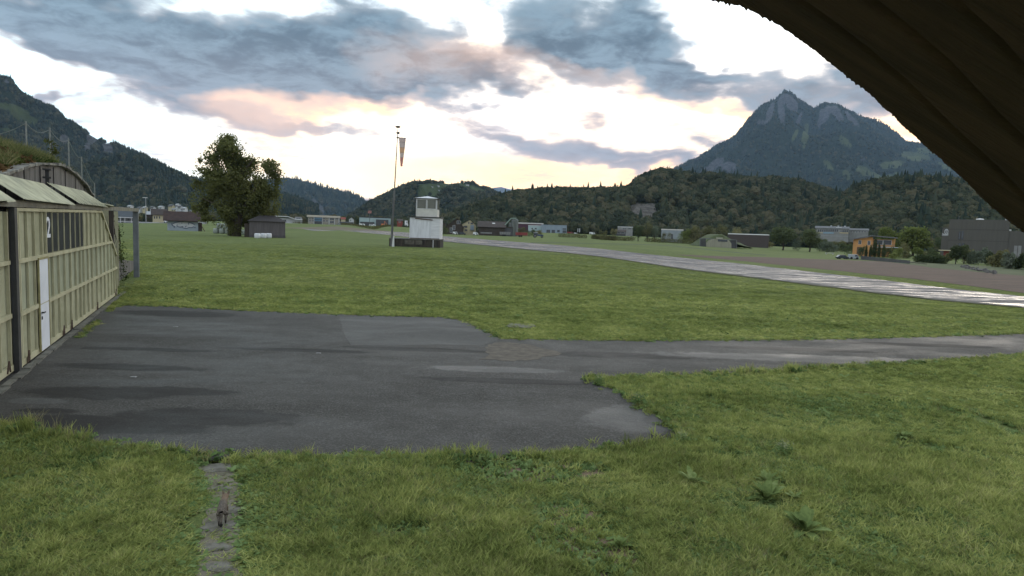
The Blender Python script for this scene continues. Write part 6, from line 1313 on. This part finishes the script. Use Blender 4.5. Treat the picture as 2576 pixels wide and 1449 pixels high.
# brown company building
YK = 236
rt, L, he, W_, ro = bld('company_building', 'big plain brown building with a white oval emblem at its corner', 'building', 2389, 2541, 554.5, 655, YK, 22, 'flat', 553.3, DUSKB, DUSKB, ov=0, zsink=2)
a, h1_ = L(2371, 572.5); MB().box(a, -W_/2-.01, .25, 21, -2, h1_).build('corner_block', DUSKB, rt); a2, h2_ = L(2541, 581); MB().box(W_/2+.01, W_/2+20, .5, 21, -2, h2_).build('side_block', DUSKB, rt)
for (a, b, c_, d_) in ((2412, 2415.5, 582, 603), (2419, 2423, 581, 603), (2411, 2416, 611, 636), (2420, 2424, 612, 640)): mb = MB(); p, q_ = L(a, c_), L(b, d_); mb.box(p[0], q_[0], -.05, .03, q_[1], p[1]); f_ = mb.build('window', DARKST, rt); MB().box(p[0]+.1, q_[0]-.1, -.07, -.052, q_[1]+.1, p[1]-.1).build('pane', GL, f_)
for zpy in (578, 606): mb = MB(); zz_ = L(2450, zpy)[1]; mb.box(-W_/2, W_/2, -.03, 0, zz_, zz_+.12); mb.build('cladding_joint', mat('joint_brown', (.05, .047, .042), .8), rt)
for a in (2552, 2562): mb = MB(); p, q_ = L(a, 618), L(a+5, 650); mb.box(p[0], q_[0], .42, .52, q_[1], p[1]); mb.build('window', WALLG, rt)
p, q_ = L(2494, 639), L(2546, 664); MB().box(p[0], q_[0], -.4, -.01, -2, p[1]).build('white_base', WALLW, rt); MB().box(p[0]-.2, q_[0]+.2, -1.2, -.41, p[1]-.1, p[1]+.15).build('canopy', RUST, rt)
for a, s2 in ((2436, 1.3), (2456-2, .0)):
    if s2: mb = MB(); mb.lathe([(2.1*.62, 0), (1.1, .45), (.2, .62)], 14, Matrix.Translation((L(2471-5, 0)[0], 3, he+.2))); mb.build('dome_light', FRW, rt)
MB().box(L(2531, 0)[0], L(2540, 0)[0], 3, 5, he+.2, L(0, 548)[1]).build('roof_unit', FRW, rt); MB().tube([(L(2412, 0)[0], 2, he), (L(2412, 0)[0], 2, he+1.6)], .06, 6).build('aerial', STEEL, rt); MB().box(L(2541.5, 0)[0], L(2547, 0)[0], .6, 2, L(0, 581)[1], L(0, 575.5)[1]).build('roof_unit', FRW, rt)
ex_, ez_ = L(2380.8, 583); M4 = Matrix.Translation((ex_, .18, ez_)) @ Matrix.Scale(1.0, 4) @ Matrix.Rotation(math.pi/2, 4, 'X'); sc_ = YK/F
mb = MB(); n = 28; mb.add([(ex_+4.3*sc_*math.cos(6.283*j/n), .16, ez_+7.2*sc_*math.sin(6.283*j/n)) for j in range(n)]+[(ex_+2.7*sc_*math.cos(6.283*j/n), .16, ez_+5.2*sc_*math.sin(6.283*j/n)) for j in range(n)], [(j, (j+1) % n, n+(j+1) % n, n+j) for j in range(n)]); mb.build('emblem_ring', WALLW, rt)
mb = MB(); pts = [(ex_+1.3*sc_, .13, ez_+2.6*sc_), (ex_-.6*sc_, .13, ez_+3.4*sc_), (ex_-1.3*sc_, .13, ez_+1.4*sc_), (ex_+.3*sc_, .13, ez_+.2*sc_), (ex_+1.3*sc_, .13, ez_-1.4*sc_), (ex_+.2*sc_, .13, ez_-3.2*sc_), (ex_-1.4*sc_, .13, ez_-2.4*sc_)]; mb.tube(pts, .09, 5); mb.build('emblem_curl', WALLW, rt)
mb = MB(); r = random.Random(3); x_ = L(2373.8, 0)[0]; zt_, zb2 = L(0, 589.6)[1], L(0, 593.6)[1]
for hgt_, wdt in ((1.35, 1.6), (.8, 1.3), (.8, 1.3), (.8, 1.3), (.8, 1.4), (.8, 1.2), (.8, 1.3), (1.35, 1.0)):
    w_ = wdt*sc_; hh = (zt_-zb2)*hgt_; mb.box(x_, x_+.09, .12, .2, zb2, zb2+hh); mb.box(x_+.09, x_+w_-.09, .12, .2, zb2+hh-.1, zb2+hh); mb.box(x_+w_-.09, x_+w_, .12, .2, zb2, zb2+hh*.8); x_ += w_+.05
mb.box(L(2373.5, 0)[0], x_, .12, .2, zb2-.22, zb2-.1); mb.build('emblem_lettering', WALLW, rt)
bld('garden_hut', 'small red hut with a pale awning left of the brown building', 'hut', 2374, 2388, 631, 655, 225, 4, 'flat', 629, REDW, WALLC, ov=5.)

# ---- hillside houses and lights in the woods
def hillhouse(px, py, wpx, lab, wm=WALLW):
    p = hit(px, py)
    if p is None: return
    s_ = p.y/F; w_ = wpx*s_; h = w_*.42; rt = empty('house', lab, 'house', (p.x, p.y-w_*.5, p.z-.5), 0, 'houses scattered on the hills')
    MB().box(-w_/2, w_/2, 0, w_*.7, -h, h*.7).build('wall', wm, rt); mb = MB(); mb.prism([(-.1*w_, h*.65), (w_*.35, h*1.15), (w_*.8, h*.65)], -w_*.56, w_*.56, 'x'); mb.build('roof', ROOFB, rt)
    for k in (-.25, .2): MB().box(w_*k-w_*.08, w_*k+w_*.08, -.1, .05, h*.1, h*.4).build('window', GL, rt)
for a in ((1909, 549, 22, 'brown chalet on the wooded slope above the distant bunker', WALLC), (2000, 549, 10, 'white house on the wooded slope right of the chalet'), (2156, 516, 5, 'white house in the gap between the two wooded hills'), (2183, 493, 5, 'tiny farmhouse at the foot of the double peak'), (2230, 530, 7, 'pale house above the orange house in the wood'),
          (1087, 470, 5, 'first farm of the green alp on the round hill'), (1102, 468, 6, 'white farm in the middle of the alp on the round hill'), (1128, 471, 5, 'farm at the right edge of the green alp'), (1104, 479, 4, 'chapel like white house below the alp'), (1176, 466, 8, 'long farm on the shoulder of the round hill'), (1048+70, 461, 4, 'small house on top of the round hill'),
          (1815, 461, 3, 'white speck of a house in the trees on the ridge'), (1700, 452, 6, 'house on the ridge meadow above the cliffs')): hillhouse(*a)

# ---- individual trees of the middle distance
T_ = [(1604.5, 606.5, 563.5, 36, LFD, 'dark round tree standing alone before the maize', 1800, 'round', .10),
      (1628, 600, 553, 36, LFO, 'tall olive tree behind the dark round one', 1500, 'round', .1), (1647, 599, 561, 32, LFS, 'grey green tree right of the olive one', 1500, 'round', .06), (1497+20, 594, 575, 22, LFO, 'brownish bush near the grey house', 800, 'bush', 0), (1543, 596, 573, 20, LFO, 'bush in front of the flat roofed house', 800, 'bush', 0),
      (1720, 604, 572, 34, LFG, 'yellowish tree at the right end of the pale building', 1500, 'bush', .04), (1745, 605, 564, 40, LFO, 'broad olive tree left of the distant bunker', 1800, 'round', .05), (1782, 606, 562, 46, LFO, 'brown green tree directly behind the distant bunker', 1800, 'round', .05), (1815, 606, 560, 44, LFO, 'second brown green tree behind the bunker roof', 1800, 'round', .05), (1850, 612, 568, 34, LFO, 'tree at the right edge of the bunker mound', 1400, 'round', .05),
      (1969, 629.5, 565, 66, LFD, 'broad dark orchard tree, left of the matching pair', 2800, 'round', .17), (2036, 633.5, 572, 62, LFD, 'broad dark orchard tree, right of the matching pair', 2800, 'round', .17),
      (1885, 620, 600, 40, LFS, 'grey bush on the slope beside the bunker', 1000, 'bush', 0), (1925, 622, 603, 44, LFO, 'olive bush below the long low hall', 1000, 'bush', 0), (2085, 634, 606, 50, LFS, 'pale bush right of the orchard pair', 1300, 'bush', 0), (2125, 634, 610, 40, LFD, 'dark bush before the school building', 1200, 'bush', 0),
      (2228, 628, 562, 60, LFG, 'yellow green tree behind the orange house roof', 2600, 'round', .1), (2295, 636, 566, 98, LFG, 'very broad yellow green tree right of the orange house', 3600, 'round', .1), (2365, 640, 592, 44, LFD, 'dark tree squeezed before the corner of the brown building', 1400, 'round', .1),
      (2165, 645, 615, 18, LFD, 'dark bush against the orange wall', 800, 'bush', 0), (2178, 646, 617, 8, LFD, 'slim cypress close to the orange wall', 700, 'column', .02), (2199, 647, 596, 13, LFD, 'tallest cypress in front of the orange house', 1400, 'column', .02), (2189, 647, 617, 9, LFD, 'cypress left of the tallest one', 700, 'column', .02), (2210, 647, 612, 10, LFD, 'cypress right of the tallest one', 800, 'column', .02), (2222, 648, 614, 12, LFD, 'stout cypress under the balcony', 900, 'column', .02),
      (2256, 650, 620, 26, LFG, 'rounded light green garden bush beneath the balcony end', 1000, 'bush', 0), (2280, 650, 630, 24, LFD, 'dark low garden shrub left of the umbrella shaped tree', 900, 'bush', 0), (2306, 652, 620, 30, LFG, 'umbrella shaped light green garden tree', 1200, 'round', .3), (2340, 653, 618, 22, LFD, 'tall dark garden tree behind the hedge', 1000, 'round', .1), (2246, 651, 634, 20, LFG, 'yellow leaved garden shrub', 700, 'bush', 0),
      (2403, 665, 612, 34, LFD, 'dark fir like tree at the end of the hedge', 1500, 'round', .1), (2424, 664, 610, 24, LFD, 'dark tree with a pointed top before the brown wall', 1100, 'round', .12), (2448, 665, 628, 36, LFS, 'grey green bush before the brown wall', 1200, 'bush', 0), (2474, 665, 620, 36, LFS, 'grey green bush with brown patches before the brown wall', 1200, 'bush', 0), (2508, 672, 629, 44, LFO, 'large brown green bush left of the white base wall', 1600, 'bush', 0), (2538, 676, 633, 38, LFS, 'silvery willow bush before the white base wall', 1500, 'bush', 0), (2562, 678, 636, 26, LFD, 'dark bush right of the willow', 1100, 'bush', 0), (2590, 680, 634, 34, LFD, 'deep green bush at the right edge of the view', 1200, 'bush', 0),
      (1312, 593, 571, 30, LFO, 'bush between the silos and the low teal hall', 1300, 'bush', 0), (1335, 592, 575, 24, LFD, 'bush in front of the low teal hall', 1000, 'bush', 0), (1352, 594, 578, 26, LFO, 'brownish bush left of the blue grey hall', 1000, 'bush', 0),
      (335+5, 559, 540, 18, LFO, 'bush between post and floodlight', 800, 'bush', 0), (352, 560, 536, 22, LFO, 'olive tree left of the floodlight pole', 1000, 'round', .05), (375, 560, 545, 16, LFD, 'dark bush below the pale roofed shed', 700, 'bush', 0), (1147-28, 590, 566, 20, LFD, 'dark bush at the left corner of the farmhouse', 800, 'bush', 0), (1038-20, 578, 564, 14, LFD, 'bush left of the lookout beside the box truck', 500, 'bush', 0), (897, 562, 548, 14, LFD, 'dark tree at the left end of the teal hall', 600, 'round', .05), (868+35, 560, 540, 12, LFD, 'slim dark tree behind the teal hall', 600, 'round', .05), (955+38, 566, 548, 16, LFD, 'dark tree at the right end of the teal hall', 600, 'round', .05),
      (1905, 621, 594, 46, LFO, 'bushy thicket at the end of the bunker mound', 1200, 'bush', 0), (2003, 631, 602, 26, LFS, 'pale shrub between the two orchard trees', 800, 'bush', 0), (2068, 633, 600, 40, LFD, 'dark thicket touching the right orchard tree', 1100, 'bush', 0), (2108, 632, 603, 44, LFO, 'olive thicket below the school windows', 1200, 'bush', 0), (2136, 640, 614, 26, LFD, 'dark shrub at the left wall of the orange house', 800, 'bush', 0),
      (2238, 648, 616, 30, LFD, 'dark garden shrub behind the yellow leaved one', 900, 'bush', 0), (2272, 650, 608, 36, LFO, 'tall olive garden shrub under the broad yellow green tree', 1100, 'bush', 0), (2326, 652, 624, 28, LFO, 'olive shrub right of the umbrella shaped tree', 900, 'bush', 0), (2353, 655, 628, 34, LFD, 'dark shrub rising over the clipped hedge', 1000, 'bush', 0), (2388, 656, 634, 24, LFO, 'brownish shrub beside the red garden hut', 800, 'bush', 0),
      (2436, 664, 616, 34, LFO, 'olive shrub between the pointed tree and the grey green bush', 1000, 'bush', 0), (2491, 668, 628, 30, LFD, 'dark shrub left of the large brown green bush', 900, 'bush', 0), (2524, 672, 624, 30, LFO, 'tall olive shrub between the brown green bush and the willow', 1000, 'bush', 0), (1675, 604, 578, 26, LFO, 'low olive bush in front of the pale two part building', 800, 'bush', 0)]
for i, (px, pb_, pt_, w_, m_, lab, n_, sh, tk) in enumerate(T_):
    if not n_: continue
    Y_ = G(px, pb_).y; Y_ = min(Y_, (470 if px > 300 else 345) if px < 1050 else (430 if 1300 < px < 1560 else 340)) if px < 1950 else min(Y_, 320)
    if px in (2228, 2295): Y_ = 262
    if 2370 < px: Y_ = min(Y_, 224)
    tree('shrub' if sh == 'bush' else ('cypress' if sh == 'column' else 'broadleaf_tree'), lab, px, pb_, pt_, w_, m_, 100+i, n_, Y=Y_, group='trees and bushes around the airfield', trunkpx=tk, shape=sh or 'round', cat_='bush' if sh == 'bush' else 'tree')
hedge('hedge', 'dark clipped garden hedge left of the brown building', [(2318, 660), (2394, 665)], 1.7, 1.6, LFD, 5000, .12, 8)
# garden fence
a, b = G(2165, 653), G(2330, 668); rt = empty('garden_fence', 'grey wooden garden fence in front of the orange house', 'fence', a); d = b-a; ang = math.atan2(d.y, d.x); rt.rotation_euler.z = ang; Lg = math.hypot(d.x, d.y)
for k in range(int(Lg/.5)): MB().box(k*.5, k*.5+.38, 0, .03, 0, .85+.1*((k*7) % 3)/3).build('fence_board', DGREY, rt) if k % 1 == 0 and k < 60 else None
MB().box(0, Lg, .035, .08, .5, .6).build('fence_rail', WOODD, rt)
# rubble heap
r = random.Random(9); c = G(2460, 676); V = []; mb = MB()
for k in range(60):
    f = r.random(); p = G(2420+90*f, 672+18*f+r.uniform(-2, 2)); s_ = r.uniform(.12, .4); M4 = Matrix.Translation(p+Vector((0, 0, s_*.4))) @ Matrix.Rotation(r.uniform(0, 3), 4, Vector((r.random(), r.random(), 1)).normalized()); mb.box(-s_, s_, -s_*.6, s_*.6, -s_*.4, s_*.4, M4)
o = mb.build('rubble', CONC); tag(o, 'strip of broken concrete rubble before the bushes of the brown building', 'rubble', None, 'stuff')
# far wooded valley floor behind the roofs
def woodband(name, label, px0, px1, pyt, Y, n, seed, sz=9, dep=160):
    g2 = np.random.default_rng(seed); X0, X1 = XZ(px0, 540, Y)[0], XZ(px1, 540, Y)[0]; x = g2.uniform(X0, X1, n); y = Y+g2.random(n)*dep; z = gz(x, y)-1; s_ = sz*(.6+.6*g2.random(n)); x = x*y/Y
    idx = np.where(g2.random(n) < .18, g2.integers(5, 7, n), g2.integers(0, 5, n)); scatter(name, np.stack([x, y, z], 1), np.stack([x*0, x*0, g2.random(n)*6.28], 1), np.stack([s_, s_, s_*1.0], 1), idx, [(a_.copy(), b_) for a_, b_ in KF], label, 'wood')
woodband('valley_wood', 'far low wood filling the valley floor behind the village', 250, 1010, 530, 960, 2600, 1, 13, 380)
woodband('valley_wood', 'trees massed at the foot of the cliffs behind the farm', 1010, 1800, 560, 520, 900, 2, 9.5, 90)
woodband('valley_wood', 'trees massed at the foot of the slope behind the school and brown building', 1800, 2640, 590, 440, 700, 3, 10, 90)
woodband('valley_wood', 'line of trees between the village houses and the halls', 505, 990, 550, 560, 420, 4, 8.5, 120)
woodband('valley_wood', 'small trees between the left village houses and the field', 250, 500, 550, 500, 300, 5, 6, 200)
